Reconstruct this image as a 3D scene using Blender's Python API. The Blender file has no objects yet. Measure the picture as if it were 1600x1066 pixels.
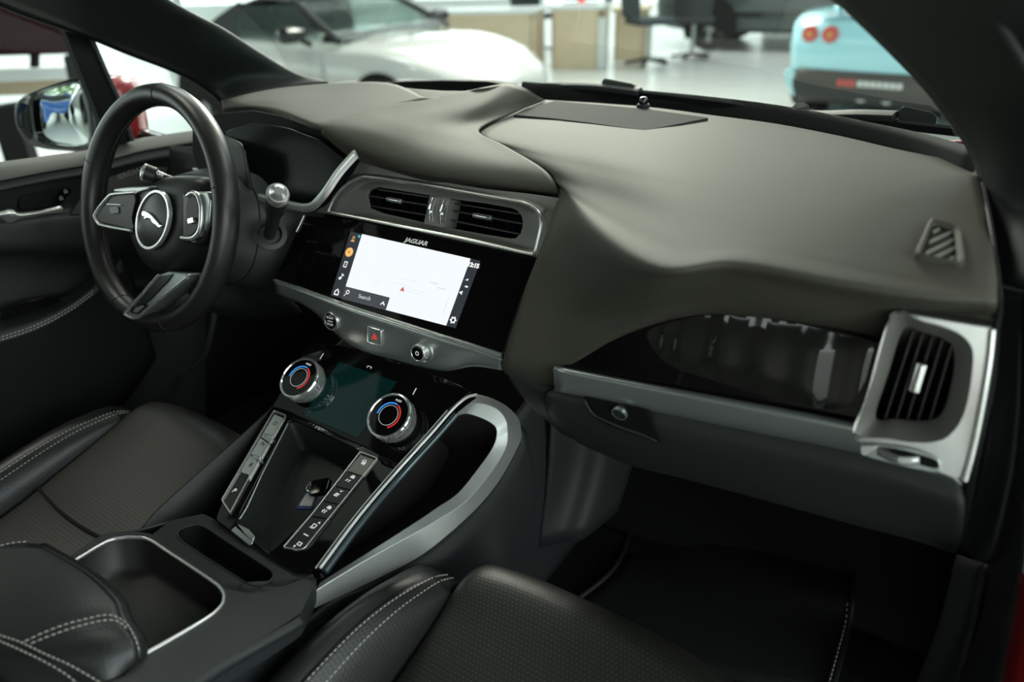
import bpy, bmesh, math, random
from mathutils import Vector, Matrix, noise
random.seed(4)
sc = bpy.context.scene
col = sc.collection
# ------------------------------------------------------------------ camera
CP = Vector((.644074, -.678577, .976748))
YAW, PITCH, ROLL, FPX = -.605855, -.497971, -.037096, 1099.376
def _basis():
    cy, sy, cp, sp = math.cos(YAW), math.sin(YAW), math.cos(PITCH), math.sin(PITCH)
    f = Vector((sy*cp, cy*cp, sp)); r = Vector((cy, -sy, 0)); u = r.cross(f)
    c, s = math.cos(ROLL), math.sin(ROLL)
    return c*r+s*u, -s*r+c*u, f
CR, CU, CF = _basis()
cam = bpy.data.cameras.new('camera'); cam_o = bpy.data.objects.new('camera', cam); col.objects.link(cam_o)
m = Matrix.Identity(4)
for i in range(3):
    m[i][0], m[i][1], m[i][2], m[i][3] = CR[i], CU[i], -CF[i], CP[i]
cam_o.matrix_world = m
cam.sensor_width = 36; cam.lens = FPX/1600*36; cam.clip_start = .02; cam.clip_end = 200
cam.dof.use_dof = True; cam.dof.focus_distance = .93; cam.dof.aperture_fstop = 2.6
sc.camera = cam_o
# ------------------------------------------------------------------ light
w = bpy.data.worlds.new('world'); sc.world = w; w.use_nodes = True
w.node_tree.nodes['Background'].inputs[0].default_value = (.85, .97, .91, 1)
w.node_tree.nodes['Background'].inputs[1].default_value = 2.6
def area(name, loc, target, sx, sy, power, colr=(1, 1, 1)):
    l = bpy.data.lights.new(name, 'AREA'); l.shape = 'RECTANGLE'; l.size = sx; l.size_y = sy; l.energy = power; l.color = colr
    o = bpy.data.objects.new(name, l); col.objects.link(o); o.location = loc
    o.rotation_euler = (Vector(target)-Vector(loc)).to_track_quat('-Z', 'Y').to_euler()
    return o
area('skylight_window', (-3.3, 6.2, 3.9), (.25, .05, .7), 2.4, 1.6, 590, (1, .96, .82))
area('added_accent_lamp', (2.2, 3.1, 5.1), (.14, -.1, .36), 2.6, 2.6, 150, (1, 1, .97))  # added lamp, placed so the console handle catches highlights
area('added_accent_lamp', (-4.4, 3.2, 4.9), (-.05, -.2, .4), 2.2, 2.0, 110, (.95, 1, .98))  # added lamp for the gear buttons and rails to reflect
area('added_accent_lamp', (-3.0, -.35, 5.1), (-.35, -.3, .33), 1.2, 1.2, 75, (1, 1, .84))  # added lamp, brightens the driver seat cushion
area('added_floor_fill', (-3.2, 9.5, 5.2), (-3.2, 9.4, 0), 9, 6, 700, (.95, 1, .98))  # unseen lamp added overhead to brighten the showroom floor
area('entrance_window', (5.4, -.9, 2.9), (.2, -.1, .4), 4.5, 3.2, 190, (.88, .98, 1))
sc.view_settings.view_transform = 'Standard'; sc.view_settings.look = 'None'
sc.view_settings.exposure = 0.0; sc.view_settings.gamma = 1; sc.view_settings.use_curve_mapping = False
# ------------------------------------------------------------------ measuring
def V(px, py, **k):
    d = ((px-800)/FPX)*CR + ((533-py)/FPX)*CU + CF
    for i, n in enumerate('xyz'):
        if n in k: return CP + d*((k[n]-CP[i])/d[i])
    if 'd' in k: return CP + d*k['d']
    f, h = k['f'], k.get('h', 0)
    o = f.o + f.n*h
    return CP + d*((o-CP).dot(f.n)/d.dot(f.n))
class Frame:
    def __init__(s, o, u, v):
        s.o = Vector(o); s.u = Vector(u).normalized(); v = Vector(v); s.v = (v-s.u*v.dot(s.u)).normalized(); s.n = s.u.cross(s.v)
    def __call__(s, a, b, h=0): return s.o + s.u*a + s.v*b + s.n*h
    def px(s, x, y, h=0): return V(x, y, f=s, h=h)
    def ab(s, p): q = p-s.o; return q.dot(s.u), q.dot(s.v)
    def sub(s, x, y, h=0): return Frame(s.px(x, y, h), s.u, s.v)
def tilted(o, deg, yaw=0):   # a plane leaning back deg from vertical
    t = math.radians(deg)
    return Frame(o, (math.cos(yaw), math.sin(yaw), 0), (0, math.sin(t), math.cos(t)))
# ------------------------------------------------------------------ materials
MT = {}
def mat(name, c, rough=.5, metal=0, spec=.5, noise_amt=0, scale=40, bump=0, bscale=400, coat=0, emit=None, estr=0, dots=None):
    if name in MT: return MT[name]
    m = bpy.data.materials.new(name); m.use_nodes = True; nt = m.node_tree; b = nt.nodes['Principled BSDF']
    b.inputs['Base Color'].default_value = (*c, 1); b.inputs['Roughness'].default_value = rough; b.inputs['Metallic'].default_value = metal
    b.inputs['Specular IOR Level'].default_value = spec; b.inputs['Coat Weight'].default_value = coat; b.inputs['Coat Roughness'].default_value = .03
    tc = nt.nodes.new('ShaderNodeTexCoord')
    if noise_amt:
        n = nt.nodes.new('ShaderNodeTexNoise'); n.inputs['Scale'].default_value = scale; n.inputs['Detail'].default_value = 4
        nt.links.new(tc.outputs['Object'], n.inputs['Vector'])
        mx = nt.nodes.new('ShaderNodeMix'); mx.data_type = 'RGBA'
        mx.inputs[6].default_value = (*[x*(1-noise_amt) for x in c], 1); mx.inputs[7].default_value = (*[min(1, x*(1+noise_amt)) for x in c], 1)
        nt.links.new(n.outputs['Fac'], mx.inputs[0]); nt.links.new(mx.outputs[2], b.inputs['Base Color'])
    if bump:
        n2 = nt.nodes.new('ShaderNodeTexNoise' if not dots else 'ShaderNodeTexVoronoi'); n2.inputs['Scale'].default_value = bscale
        nt.links.new(tc.outputs['Object'], n2.inputs['Vector'])
        bp = nt.nodes.new('ShaderNodeBump'); bp.inputs['Strength'].default_value = bump; bp.inputs['Distance'].default_value = .001
        nt.links.new(n2.outputs[0], bp.inputs['Height']); nt.links.new(bp.outputs[0], b.inputs['Normal'])
    if emit:
        b.inputs['Emission Color'].default_value = (*emit, 1); b.inputs['Emission Strength'].default_value = estr
    MT[name] = m; return m
def glass(name, tint, refl=.5):
    m = bpy.data.materials.new(name); m.use_nodes = True; nt = m.node_tree; nt.nodes.clear()
    out = nt.nodes.new('ShaderNodeOutputMaterial'); t = nt.nodes.new('ShaderNodeBsdfTransparent'); t.inputs[0].default_value = (*tint, 1)
    g = nt.nodes.new('ShaderNodeBsdfGlossy'); g.inputs['Roughness'].default_value = .0
    fr = nt.nodes.new('ShaderNodeFresnel'); fr.inputs[0].default_value = 1.45
    mu = nt.nodes.new('ShaderNodeMath'); mu.operation = 'MULTIPLY'; mu.inputs[1].default_value = refl; nt.links.new(fr.outputs[0], mu.inputs[0])
    mx = nt.nodes.new('ShaderNodeMixShader'); nt.links.new(mu.outputs[0], mx.inputs[0]); nt.links.new(t.outputs[0], mx.inputs[1]); nt.links.new(g.outputs[0], mx.inputs[2])
    nt.links.new(mx.outputs[0], out.inputs[0]); MT[name] = m; return m
def perforated(name, c, hole, pitch, rad, rough):
    """leather with a staggered grid of small holes, in the part's own coordinates"""
    m = mat(name, c, rough, spec=.5); nt = m.node_tree; b = nt.nodes['Principled BSDF']
    uv = nt.nodes.new('ShaderNodeUVMap'); sep = nt.nodes.new('ShaderNodeSeparateXYZ'); nt.links.new(uv.outputs[0], sep.inputs[0])
    def mth(op, a, bb=None):
        n = nt.nodes.new('ShaderNodeMath'); n.operation = op
        for i, q in enumerate((a, bb)):
            if q is None: continue
            if isinstance(q, (int, float)): n.inputs[i].default_value = q
            else: nt.links.new(q, n.inputs[i])
        return n.outputs[0]
    a = mth('DIVIDE', sep.outputs[0], pitch); bb = mth('DIVIDE', sep.outputs[1], pitch)
    row = mth('FLOOR', bb); off = mth('MULTIPLY', mth('MODULO', row, 2), .5)
    fx = mth('SUBTRACT', mth('FRACT', mth('ADD', a, off)), .5); fy = mth('SUBTRACT', mth('FRACT', bb), .5)
    d = mth('SQRT', mth('ADD', mth('MULTIPLY', fx, fx), mth('MULTIPLY', fy, fy)))
    k = mth('LESS_THAN', d, rad)
    mx = nt.nodes.new('ShaderNodeMix'); mx.data_type = 'RGBA'; mx.inputs[6].default_value = (*c, 1); mx.inputs[7].default_value = (*hole, 1)
    nt.links.new(k, mx.inputs[0]); nt.links.new(mx.outputs[2], b.inputs['Base Color'])
    bp = nt.nodes.new('ShaderNodeBump'); bp.inputs['Strength'].default_value = .35; bp.inputs['Distance'].default_value = .001
    nt.links.new(mth('MINIMUM', d, .4), bp.inputs['Height']); nt.links.new(bp.outputs[0], b.inputs['Normal'])
    return m
DASH = mat('dash_soft_touch', (.056, .053, .041), .65, spec=.30, bump=.25, bscale=900)
PLAST = mat('black_grained_plastic', (.020, .022, .022), .5, spec=.4, bump=.25, bscale=1200)
PLAST2 = mat('grey_grained_plastic', (.021, .024, .0245), .48, spec=.45, bump=.2, bscale=1200)
BLACK = mat('deep_black', (.004, .004, .004), .7, spec=.2)
GLOSS = mat('piano_black', (.003, .003, .003), .04, spec=.5)
SILV = mat('satin_silver', (.68, .68, .66), .27, .78, noise_amt=.05, scale=60)
SILVD = mat('satin_dark_silver', (.42, .45, .44), .34, .8)
CHROME = mat('bright_chrome', (.84, .84, .82), .12, .85)
TAUPE = mat('vent_satin_grey', (.20, .195, .178), .42, .2, spec=.5)
LEATH = mat('smooth_black_leather', (.013, .0145, .0145), .40, spec=.5, bump=.3, bscale=500)
LEATHW = mat('wheel_leather', (.016, .016, .015), .34, spec=.5, bump=.2, bscale=900)
CARPET = mat('black_carpet', (.010, .010, .010), .95, spec=.1, noise_amt=.6, scale=300, bump=.8, bscale=600)
GREYP = mat('speaker_grille_grey', (.026, .028, .027), .8, spec=.15)
THREAD = mat('grey_thread', (.42, .41, .37), .7)
WHITEI = mat('white_print', (.75, .75, .75), .5, emit=(1, 1, 1), estr=.25)
RUBBER = mat('black_rubber', (.009, .010, .010), .6, spec=.3)
# ------------------------------------------------------------------ building
def link(o, parent=None):
    col.objects.link(o)
    if parent is not None:
        o.parent = parent; o.matrix_parent_inverse = Matrix.Translation(-parent.location)
    return o
def thing(name, label, cat, loc, group=None):
    o = bpy.data.objects.new(name, None); o.location = Vector(loc); o.empty_display_size = .02; col.objects.link(o)
    o['label'] = label; o['category'] = cat
    if group: o['group'] = group
    return o
def tag(o, label, cat, group=None, kind=None):
    if label: o['label'] = label
    if cat: o['category'] = cat
    if group: o['group'] = group
    if kind: o['kind'] = kind
    return o
def struct(o): o['kind'] = 'structure'; return o
def obj(name, vs, fs, m, parent=None, smooth=True, bevel=0, seg=2, sub=0, solid=0, offset=-1, uvs=None, angle=40):
    me = bpy.data.meshes.new(name); me.from_pydata([tuple(v) for v in vs], [], fs)
    bm = bmesh.new(); bm.from_mesh(me); bmesh.ops.remove_doubles(bm, verts=bm.verts, dist=1e-6)
    if uvs is None: bmesh.ops.recalc_face_normals(bm, faces=bm.faces)
    bm.to_mesh(me); bm.free()
    me.materials.append(m)
    if uvs is not None and len(uvs) == len(me.vertices):
        ul = me.uv_layers.new(name='UVMap')
        for l in me.loops: ul.data[l.index].uv = uvs[l.vertex_index]
    o = bpy.data.objects.new(name, me); link(o, parent)
    if solid:
        md = o.modifiers.new('thick', 'SOLIDIFY'); md.thickness = solid; md.offset = offset
    if bevel:
        md = o.modifiers.new('bevel', 'BEVEL'); md.width = bevel; md.segments = seg; md.limit_method = 'ANGLE'; md.angle_limit = math.radians(30)
    if sub:
        md = o.modifiers.new('sub', 'SUBSURF'); md.levels = md.render_levels = sub
    if smooth:
        for p in me.polygons: p.use_smooth = True
        if angle < 180 and not sub: me.set_sharp_from_angle(angle=math.radians(angle))
    return o
def cr(p0, p1, p2, p3, t):
    return .5*((2*p1)+(-p0+p2)*t+(2*p0-5*p1+4*p2-p3)*t*t+(-p0+3*p1-3*p2+p3)*t*t*t)
def curve(pts, n=6, closed=False):
    pts = [Vector(p) for p in pts]; out = []; N = len(pts)
    if N == 2 and not closed: return [pts[0].lerp(pts[1], i/n) for i in range(n+1)]
    for i in range(N if closed else N-1):
        if closed: q = [pts[(i+k-1) % N] for k in range(4)]
        else: q = [pts[i-1] if i else 2*pts[0]-pts[1], pts[i], pts[i+1], pts[i+2] if i+2 < N else 2*pts[-1]-pts[-2]]
        for s in range(n): out.append(cr(*q, s/n))
    if not closed: out.append(pts[-1])
    return out
def lin(pts, n=6, closed=False):
    pts = [Vector(p) for p in pts]; out = []; N = len(pts)
    for i in range(N if closed else N-1):
        for s in range(n): out.append(pts[i].lerp(pts[(i+1) % N], s/n))
    if not closed: out.append(pts[-1])
    return out
def rounded(pts, r, n=5):
    """closed polygon with its corners rounded by radius r (number or list)"""
    pts = [Vector(p) for p in pts]; out = []; N = len(pts)
    for i, p in enumerate(pts):
        a, b = pts[i-1]-p, pts[(i+1) % N]-p; rr = r[i] if isinstance(r, (list, tuple)) else r
        rr = min(rr, a.length*.49, b.length*.49)
        if rr <= 1e-6: out += [p]*1; continue
        s, e = p+a.normalized()*rr, p+b.normalized()*rr
        for k in range(n+1):
            t = k/n; out.append(s.lerp(p, t).lerp(p.lerp(e, t), t))
    return out
def surf(name, rows, m, parent=None, nu=6, nv=6, solid=.006, closed_u=False, uv=False, **kw):
    """smooth skin through a grid of measured points"""
    R1 = [curve(r, nu, closed_u) for r in rows]; cols = [curve([R1[j][i] for j in range(len(rows))], nv) for i in range(len(R1[0]))]
    nr = len(cols[0]); nc = len(cols); vs = [cols[i][j] for j in range(nr) for i in range(nc)]; fs = []
    for j in range(nr-1):
        for i in range(nc if closed_u else nc-1):
            a, b = j*nc+i, j*nc+(i+1) % nc; fs.append((a, b, b+nc, a+nc))
    uvs = None
    if uv:
        uvs = []; acc = [[0]*nc for _ in range(nr)]; acv = [[0]*nc for _ in range(nr)]
        mid = nr//2; mc = nc//2; ul = [0]; vl = [0]
        for i in range(1, nc): ul.append(ul[-1]+(vs[mid*nc+i]-vs[mid*nc+i-1]).length)
        for j in range(1, nr): vl.append(vl[-1]+(vs[j*nc+mc]-vs[(j-1)*nc+mc]).length)
        uvs = [(ul[i], vl[j]) for j in range(nr) for i in range(nc)]
    return obj(name, vs, fs, m, parent, solid=solid, uvs=uvs, angle=180 if 'angle' not in kw else kw.pop('angle'), **kw)
def plate(name, pts, depth, m, parent=None, bevel=.001, **kw):
    """a flat outline with real thickness; depth is the vector to its back"""
    pts = [Vector(p) for p in pts]; n = len(pts); d = Vector(depth)
    vs = pts+[p+d for p in pts]; fs = [tuple(range(n)), tuple(range(2*n-1, n-1, -1))]+[(i, i+n, (i+1) % n+n, (i+1) % n) for i in range(n)]
    return obj(name, vs, fs, m, parent, bevel=bevel, **kw)
def loops(name, rings, m, parent=None, cap0=False, cap1=False, closed=False, **kw):
    """skin over closed rings of equal count"""
    n = len(rings[0]); vs = [p for r in rings for p in r]; fs = []
    K = len(rings)
    for k in range(K if closed else K-1):
        a, b = k*n, ((k+1) % K)*n
        for i in range(n): fs.append((a+i, a+(i+1) % n, b+(i+1) % n, b+i))
    if cap0: fs.append(tuple(range(n-1, -1, -1)))
    if cap1: fs.append(tuple(range((K-1)*n, K*n)))
    return obj(name, vs, fs, m, parent, **kw)
def frames_along(path, closed, up=None):
    N = len(path); T = []
    for i in range(N):
        a = path[i-1] if (i or closed) else path[0]; b = path[(i+1) % N] if (i < N-1 or closed) else path[-1]
        T.append((b-a).normalized())
    out = []; u = Vector(up) if up is not None else (Vector((0, 0, 1)) if abs(T[0].z) < .9 else Vector((1, 0, 0)))
    for t in T:
        n = (u-t*u.dot(t)).normalized(); out.append((n, t.cross(n)))
        if up is None: u = n
    return out
def sweep(name, path, section, m, parent=None, closed=False, up=None, scale=None, **kw):
    """section: list of (a along up, b sideways) carried along the path"""
    fr = frames_along(path, closed, up); rings = []
    for i, p in enumerate(path):
        s = scale[i] if scale else 1
        rings.append([p+fr[i][0]*a*s+fr[i][1]*b*s for a, b in section])
    return loops(name, rings, m, parent, cap0=not closed, cap1=not closed, closed=closed, **kw)
def circ(r, n=12, r2=None): return [(r*math.cos(2*math.pi*i/n), (r2 or r)*math.sin(2*math.pi*i/n)) for i in range(n)]
def tube(name, path, r, m, parent=None, closed=False, n=10, **kw): return sweep(name, path, circ(r, n), m, parent, closed, **kw)
def lathe(name, prof, fr, m, parent=None, n=40, cap0=True, cap1=True, **kw):
    """prof: (radius, height along the frame's normal)"""
    rings = [[fr(max(r, 1e-5)*math.cos(2*math.pi*i/n), max(r, 1e-5)*math.sin(2*math.pi*i/n), h) for i in range(n)] for r, h in prof]
    return loops(name, rings, m, parent, cap0=cap0, cap1=cap1, **kw)
def ringplate(name, fr, out, inn, h0, h1, m, parent=None, bevel=.0008, **kw):
    """frame between two matching closed outlines (points on plane fr), from height h0 up to h1"""
    lo = lambda L, h: [p+fr.n*h for p in L]
    return loops(name, [lo(out, h0), lo(out, h1), lo(inn, h1), lo(inn, h0)], m, parent, closed=True, bevel=bevel, **kw)
def bez(bm_pts): return bm_pts
def text(name, s, fr, size, m, parent=None, shear=0, bold=0, sx=1, align='CENTER', depth=.0002):
    c = bpy.data.curves.new(name, 'FONT'); c.body = s; c.size = size; c.align_x = align; c.align_y = 'CENTER'; c.shear = shear; c.offset = bold; c.extrude = depth
    t = bpy.data.objects.new(name, c); col.objects.link(t); bpy.context.view_layer.update()
    me = bpy.data.meshes.new_from_object(t); bpy.data.objects.remove(t); me.name = name
    M = Matrix.Identity(4)
    for i in range(3): M[i][0], M[i][1], M[i][2], M[i][3] = fr.u[i]*sx, fr.v[i], fr.n[i], fr.o[i]
    me.transform(M); me.materials.clear(); me.materials.append(m)
    o = bpy.data.objects.new(name, me); return link(o, parent)
def flat(name, polys, fr, m, parent=None, depth=.0003, h=0):
    """thin printed shapes: lists of (a,b) in the frame"""
    vs, fs = [], []
    for P in polys:
        b = len(vs); n = len(P); vs += [fr(x, y, h+depth) for x, y in P]+[fr(x, y, h) for x, y in P]
        fs += [tuple(range(b, b+n)), tuple(range(b+2*n-1, b+n-1, -1))]+[(b+i, b+n+i, b+n+(i+1) % n, b+(i+1) % n) for i in range(n)]
    return obj(name, vs, fs, m, parent, smooth=False)
def box(name, c, s, m, parent=None, bevel=.002, rotz=0, **kw):
    c = Vector(c); R = Matrix.Rotation(rotz, 3, 'Z'); vs = [c+R @ Vector((x*s[0]/2, y*s[1]/2, z*s[2]/2)) for z in (-1, 1) for x, y in ((-1, -1), (1, -1), (1, 1), (-1, 1))]
    return obj(name, vs, [(3, 2, 1, 0), (4, 5, 6, 7), (0, 1, 5, 4), (1, 2, 6, 5), (2, 3, 7, 6), (3, 0, 4, 7)], m, parent, bevel=bevel, **kw)
def stitches(name, path, nrm, m, parent, step=.0052, ln=.0036, r=.0006):
    """a run of separate thread stitches as one seam"""
    pts = [path[0]]; d = 0; vs, fs = [], []; L = [0]
    for a, b in zip(path, path[1:]): L.append(L[-1]+(b-a).length)
    def at(s):
        for i in range(len(L)-1):
            if L[i+1] >= s: return path[i].lerp(path[i+1], (s-L[i])/max(1e-9, L[i+1]-L[i]))
        return path[-1]
    s = 0
    while s+ln < L[-1]:
        a, b = at(s), at(s+ln); t = (b-a).normalized(); n = (Vector(nrm)-t*Vector(nrm).dot(t)).normalized(); q = t.cross(n); k = len(vs)
        for p, rr in ((a-n*r*.6, r*.7), (a.lerp(b, .25)+n*r*.5, r), (a.lerp(b, .75)+n*r*.5, r), (b-n*r*.6, r*.7)):
            vs += [p+n*rr*math.cos(x)+q*rr*math.sin(x) for x in (0, 1.57, 3.14, 4.71)]
        for j in range(3):
            for i in range(4): fs.append((k+j*4+i, k+j*4+(i+1) % 4, k+j*4+4+(i+1) % 4, k+j*4+4+i))
        s += step
    return obj(name, vs, fs, m, parent)
# ================================================================== dashboard
SCR = tilted((.00654, -.02219, .59188), math.degrees(.6884), .041)
dash = thing('dashboard', 'charcoal soft-touch dashboard spanning the cabin below the windscreen', 'dashboard', (.05, .12, .60))
def G(rows): return [[V(x, y, **({'z': k} if k > .55 else {'y': k})) for x, y, k in r] for r in rows]
def lower(z): return z if z < .77 else .77+(z-.77)*.55
def G2(rows): return [[V(x, y, z=lower(k)) for x, y, k in r] for r in rows]
def profile(px, py, yw, zw, yf, zf, crown):
    # where the sight line meets a gently crowned fore-and-aft section of the pad
    z = .75
    for _ in range(40):
        q = V(px, py, z=z); t = min(1.05, max(-.05, (yw-q.y)/(yw-yf))); z = .5*z+.5*(zw+(zf-zw)*t*t*(1.2-.2*t)+crown*4*t*(1-t))
    return V(px, py, z=z)
# passenger side pad: windscreen edge -> roll over -> lower lip above the glossy panel
pad_src = [
 [(850,156,.745),(1000,166,.752),(1120,181,.757),(1210,193,.76),(1310,212,.765),(1410,235,.768),(1526,257,.772)],
 [(800,178,.748),(945,195,.757),(1085,216,.763),(1195,236,.766),(1310,263,.768),(1420,287,.770),(1535,303,.771)],
 [(747,207,.748),(885,230,.758),(1030,256,.765),(1165,280,.767),(1290,308,.768),(1420,333,.767),(1545,350,.764)],
 [(790,231,.741),(910,263,.752),(1040,293,.757),(1170,323,.758),(1300,352,.757),(1425,378,.755),(1553,396,.752)],
 [(850,266,.731),(945,303,.743),(1065,343,.751),(1190,372,.752),(1315,400,.750),(1435,424,.747),(1558,436,.744)],
 [(864,282,.724),(938,332,.735),(1052,385,.747),(1172,386,.749),(1312,415,.747),(1437,440,.743),(1558,452,.740)],
 [(874,300,.714),(924,362,.722),(1028,421,.738),(1148,413,.744),(1308,443,.743),(1440,465,.738),(1558,474,.732)],
 [(850,373,.014),(900,412,.672),(1002,441,.705),(1140,434,.723),(1300,463,.722),(1437,482,.716),(1556,491,.714)],
 [(818,460,-.03),(885,492,-.034),(985,486,-.060),(1105,460,-.082),(1262,484,-.080),(1420,487,-.052),(1553,505,-.046)],
 [(787,557,-.062),(865,574,-.062),(965,523,-.062),(1085,487,-.062),(1225,496,-.060),(1385,520,-.036),(1549,540,-.030)],
 [(789,585,-.055),(866,606,-.050),(975,534,-.02),(1090,500,-.01),(1228,508,-.01),(1385,545,-.01),(1549,575,-.01)],
]
pad_rows = G(pad_src); pad_px = [[(x, y) for x, y, k in r] for r in pad_src]
for c_, (yw_, zf_, yf_) in {1:(.445,.722,-.06), 2:(.425,.738,-.11), 3:(.37,.744,-.115), 4:(.29,.743,-.112), 5:(.235,.738,-.105), 6:(.197,.732,-.09)}.items():
    zw_ = (0, .752, .757, .76, .765, .768, .772)[c_]
    for r_ in range(1, 7):
        x_, y_ = pad_px[r_][c_]; pad_rows[r_][c_] = profile(x_, y_, yw_, zw_, yf_, zf_, .006)
surf('passenger_pad', pad_rows, DASH, dash, 7, 7, solid=.004)
# centre pad
cen_rows = G2([
 [(672,157,.795),(700,150,.797),(742,142,.799),(772,136,.800),(799,133,.800),(826,143,.778),(850,156,.748)],
 [(630,163,.792),(668,164,.788),(705,163,.784),(735,164,.779),(760,166,.771),(780,172,.760),(800,178,.750)],
 [(587,171,.789),(620,178,.781),(650,185,.773),(680,191,.766),(705,196,.760),(727,201,.754),(748,206,.750)],
 [(550,182,.785),(590,193,.774),(635,205,.764),(680,216,.755),(720,223,.749),(757,227,.745),(789,231,.743)],
 [(520,191,.781),(565,207,.767),(620,226,.754),(680,242,.744),(740,253,.738),(800,261,.734),(849,267,.732)],
 [(506,199,.774),(545,221,.757),(605,247,.740),(675,266,.730),(745,278,.724),(815,288,.719),(873,297,.717)],
 [(504,206,.765),(545,236,.740),(600,257,.725),(670,276,.715),(745,288,.710),(815,297,.706),(872,304,.704)],
 [(507,209,.762),(549,243,.733),(603,262,.719),(672,281,.709),(747,293,.704),(816,301,.700),(872,308,.699)],
])
surf('centre_pad', cen_rows, DASH, dash, 6, 6, solid=.003)
# driver hood over the instruments
hood_rows = G2([
 [(345,157,.755),(365,152,.765),(400,144,.778),(450,136,.79),(540,129,.80),(610,130,.803),(672,155,.797)],
 [(346,159,.757),(368,155,.769),(405,149,.780),(455,142,.788),(530,140,.795),(590,147,.796),(630,162,.793)],
 [(347,162,.757),(372,159,.770),(410,156,.782),(455,155,.788),(505,158,.791),(550,165,.790),(587,171,.789)],
 [(347,166,.756),(375,163,.769),(415,162,.780),(450,166,.786),(485,174,.787),(520,181,.786),(550,182,.785)],
 [(347,170,.752),(377,167,.766),(415,167,.777),(445,173,.783),(472,183,.783),(497,191,.782),(519,191,.781)],
 [(347,174,.746),(378,171,.760),(414,171,.770),(443,178,.776),(468,187,.777),(490,196,.775),(505,199,.774)],
 [(347,179,.738),(378,176,.752),(413,177,.762),(441,183,.768),(465,192,.769),(487,201,.767),(503,206,.765)],
])
surf('instrument_hood', hood_rows, DASH, dash, 6, 5, solid=.003)
tube('seam_groove', curve([r[0]+Vector((0,-.0004,.0010)) for r in cen_rows[:6]], 5), .0007, BLACK, dash, n=6)
tube('seam_groove', curve([r[0]+Vector((-.0006,-.0004,.0008)) for r in pad_rows[:6]], 5), .0008, BLACK, dash, n=6)
# far flank of the hood and the dark head-up display well behind it
fl = G2([
 [(588,131.5,.783),(640,138,.800),(665,140,.803),(700,142,.803),(745,141,.803),(793,133.6,.801)],
 [(600,139,.781),(642,143.5,.798),(668,147,.800),(702,146,.801),(745,141.6,.801),(796,133.6,.800)],
 [(625,154,.779),(650,154,.794),(674,156,.796),(704,150,.797),(745,142,.799),(798,133.4,.800)],
])
surf('hood_flank', fl, DASH, dash, 5, 4, solid=.002)
well = [V(x,y,y=.44) for x,y in [(586,130.5),(632,127),(690,125.8),(760,127.3),(796,132.8),(770,139),(745,143),(700,144.5),(665,144),(640,141)]]
plate('display_well', well, (0,.03,-.002), BLACK, dash)
# speaker grille, set into the pad
def on_pad(x, y, lift=.0012):
    # nearest point on the pad skin along the line of sight
    return None
PADC = [(850,.462,.748,.717,-.03),(1000,.445,.752,.722,-.06),(1120,.425,.757,.738,-.11),(1210,.37,.76,.744,-.115),(1310,.29,.765,.743,-.112),(1410,.235,.768,.738,-.105),(1526,.197,.772,.732,-.09)]
def pad_pt(px, py):
    # a point of the finished pad skin, between the measured sections
    k = max(0, min(len(PADC)-2, sum(1 for c in PADC if c[0] <= px)-1)); a, b = PADC[k], PADC[k+1]; t = min(1, max(0, (px-a[0])/(b[0]-a[0])))
    yw, zw, zf, yf = [a[i]+(b[i]-a[i])*t for i in range(1, 5)]
    return profile(px, py, yw, zw, yf, zf, .006)
sg = rounded([pad_pt(x,y) for x,y in [(822,172),(866,160),(940,166.5),(1010,173),(1108,187),(1060,197),(1006,207),(930,196),(870,188.5),(802,182)]], .004, 3)
def lift(p, h=.0025): return p+(CP-p).normalized()*h
top_grille = plate('speaker_grille', [p+Vector((0,0,.0028)) for p in sg], (0,0,-.008), GREYP, dash, bevel=.0008)
top_grille['label'] = 'dark grey woven speaker grille'
# light sensor on the pad by the glass
lf = Frame(V(1005,166,z=.757), (1,0,0), (0,1,0))
lathe('light_sensor', [(.011,-.002),(.011,.002),(.009,.004)], lf, RUBBER, dash, 20)
lathe('sensor_dome', [(.0072,.003),(.0072,.010),(.006,.0135),(.003,.015)], lf, GLOSS, dash, 20)
# ---- facia round the centre vents
VF = tilted((.0145, .0225, .6545), 20, .03)
fo = [(549,243),(603,262),(672,281),(747,293),(816,301),(872,309),(862,345),(848,380),(838,404),(760,388),(680,371),(600,353),(520,337),(480,331),(492,320),(506,306),(534,274)]
vin = [(573,306),(577,297),(590,292),(640,300),(700,310),(760,318),(805,326),(815,336),(818,349),(815,364),(804,374),(760,367),(700,356),(650,345),(600,334),(577,325)]
# outer boundary resampled to match the opening
def resample(pts, n, closed=True):
    P = pts+[pts[0]] if closed else pts; L = [0]
    for a, b in zip(P, P[1:]): L.append(L[-1]+(b-a).length)
    out = []
    for k in range(n):
        s = L[-1]*k/(n if closed else n-1); i = max(j for j in range(len(L)) if L[j] <= s+1e-12); i = min(i, len(P)-2)
        out.append(P[i].lerp(P[i+1], (s-L[i])/max(1e-9, L[i+1]-L[i])))
    return out
def radial(outer, inner):
    """points of outer hit by rays from the middle of inner through inner's points"""
    c = sum(inner, Vector())/len(inner); res = []
    ax = (inner[0]-c).normalized(); nn = (inner[0]-c).cross(inner[len(inner)//4]-c).normalized(); ay = nn.cross(ax)
    o2 = [((p-c).dot(ax), (p-c).dot(ay)) for p in outer]
    for p in inner:
        dx, dy = (p-c).dot(ax), (p-c).dot(ay); best = None
        for i in range(len(o2)):
            (x1, y1), (x2, y2) = o2[i-1], o2[i]; ex, ey = x2-x1, y2-y1; det = dx*ey-dy*ex
            if abs(det) < 1e-14: continue
            t = (x1*ey-y1*ex)/det; s = (x1*dy-y1*dx)/det
            if t > 0 and -1e-6 <= s <= 1+1e-6 and (best is None or t > best): best = t
        res.append(p*1 if best is None else c+(p-c)*best)
    return res
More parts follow.
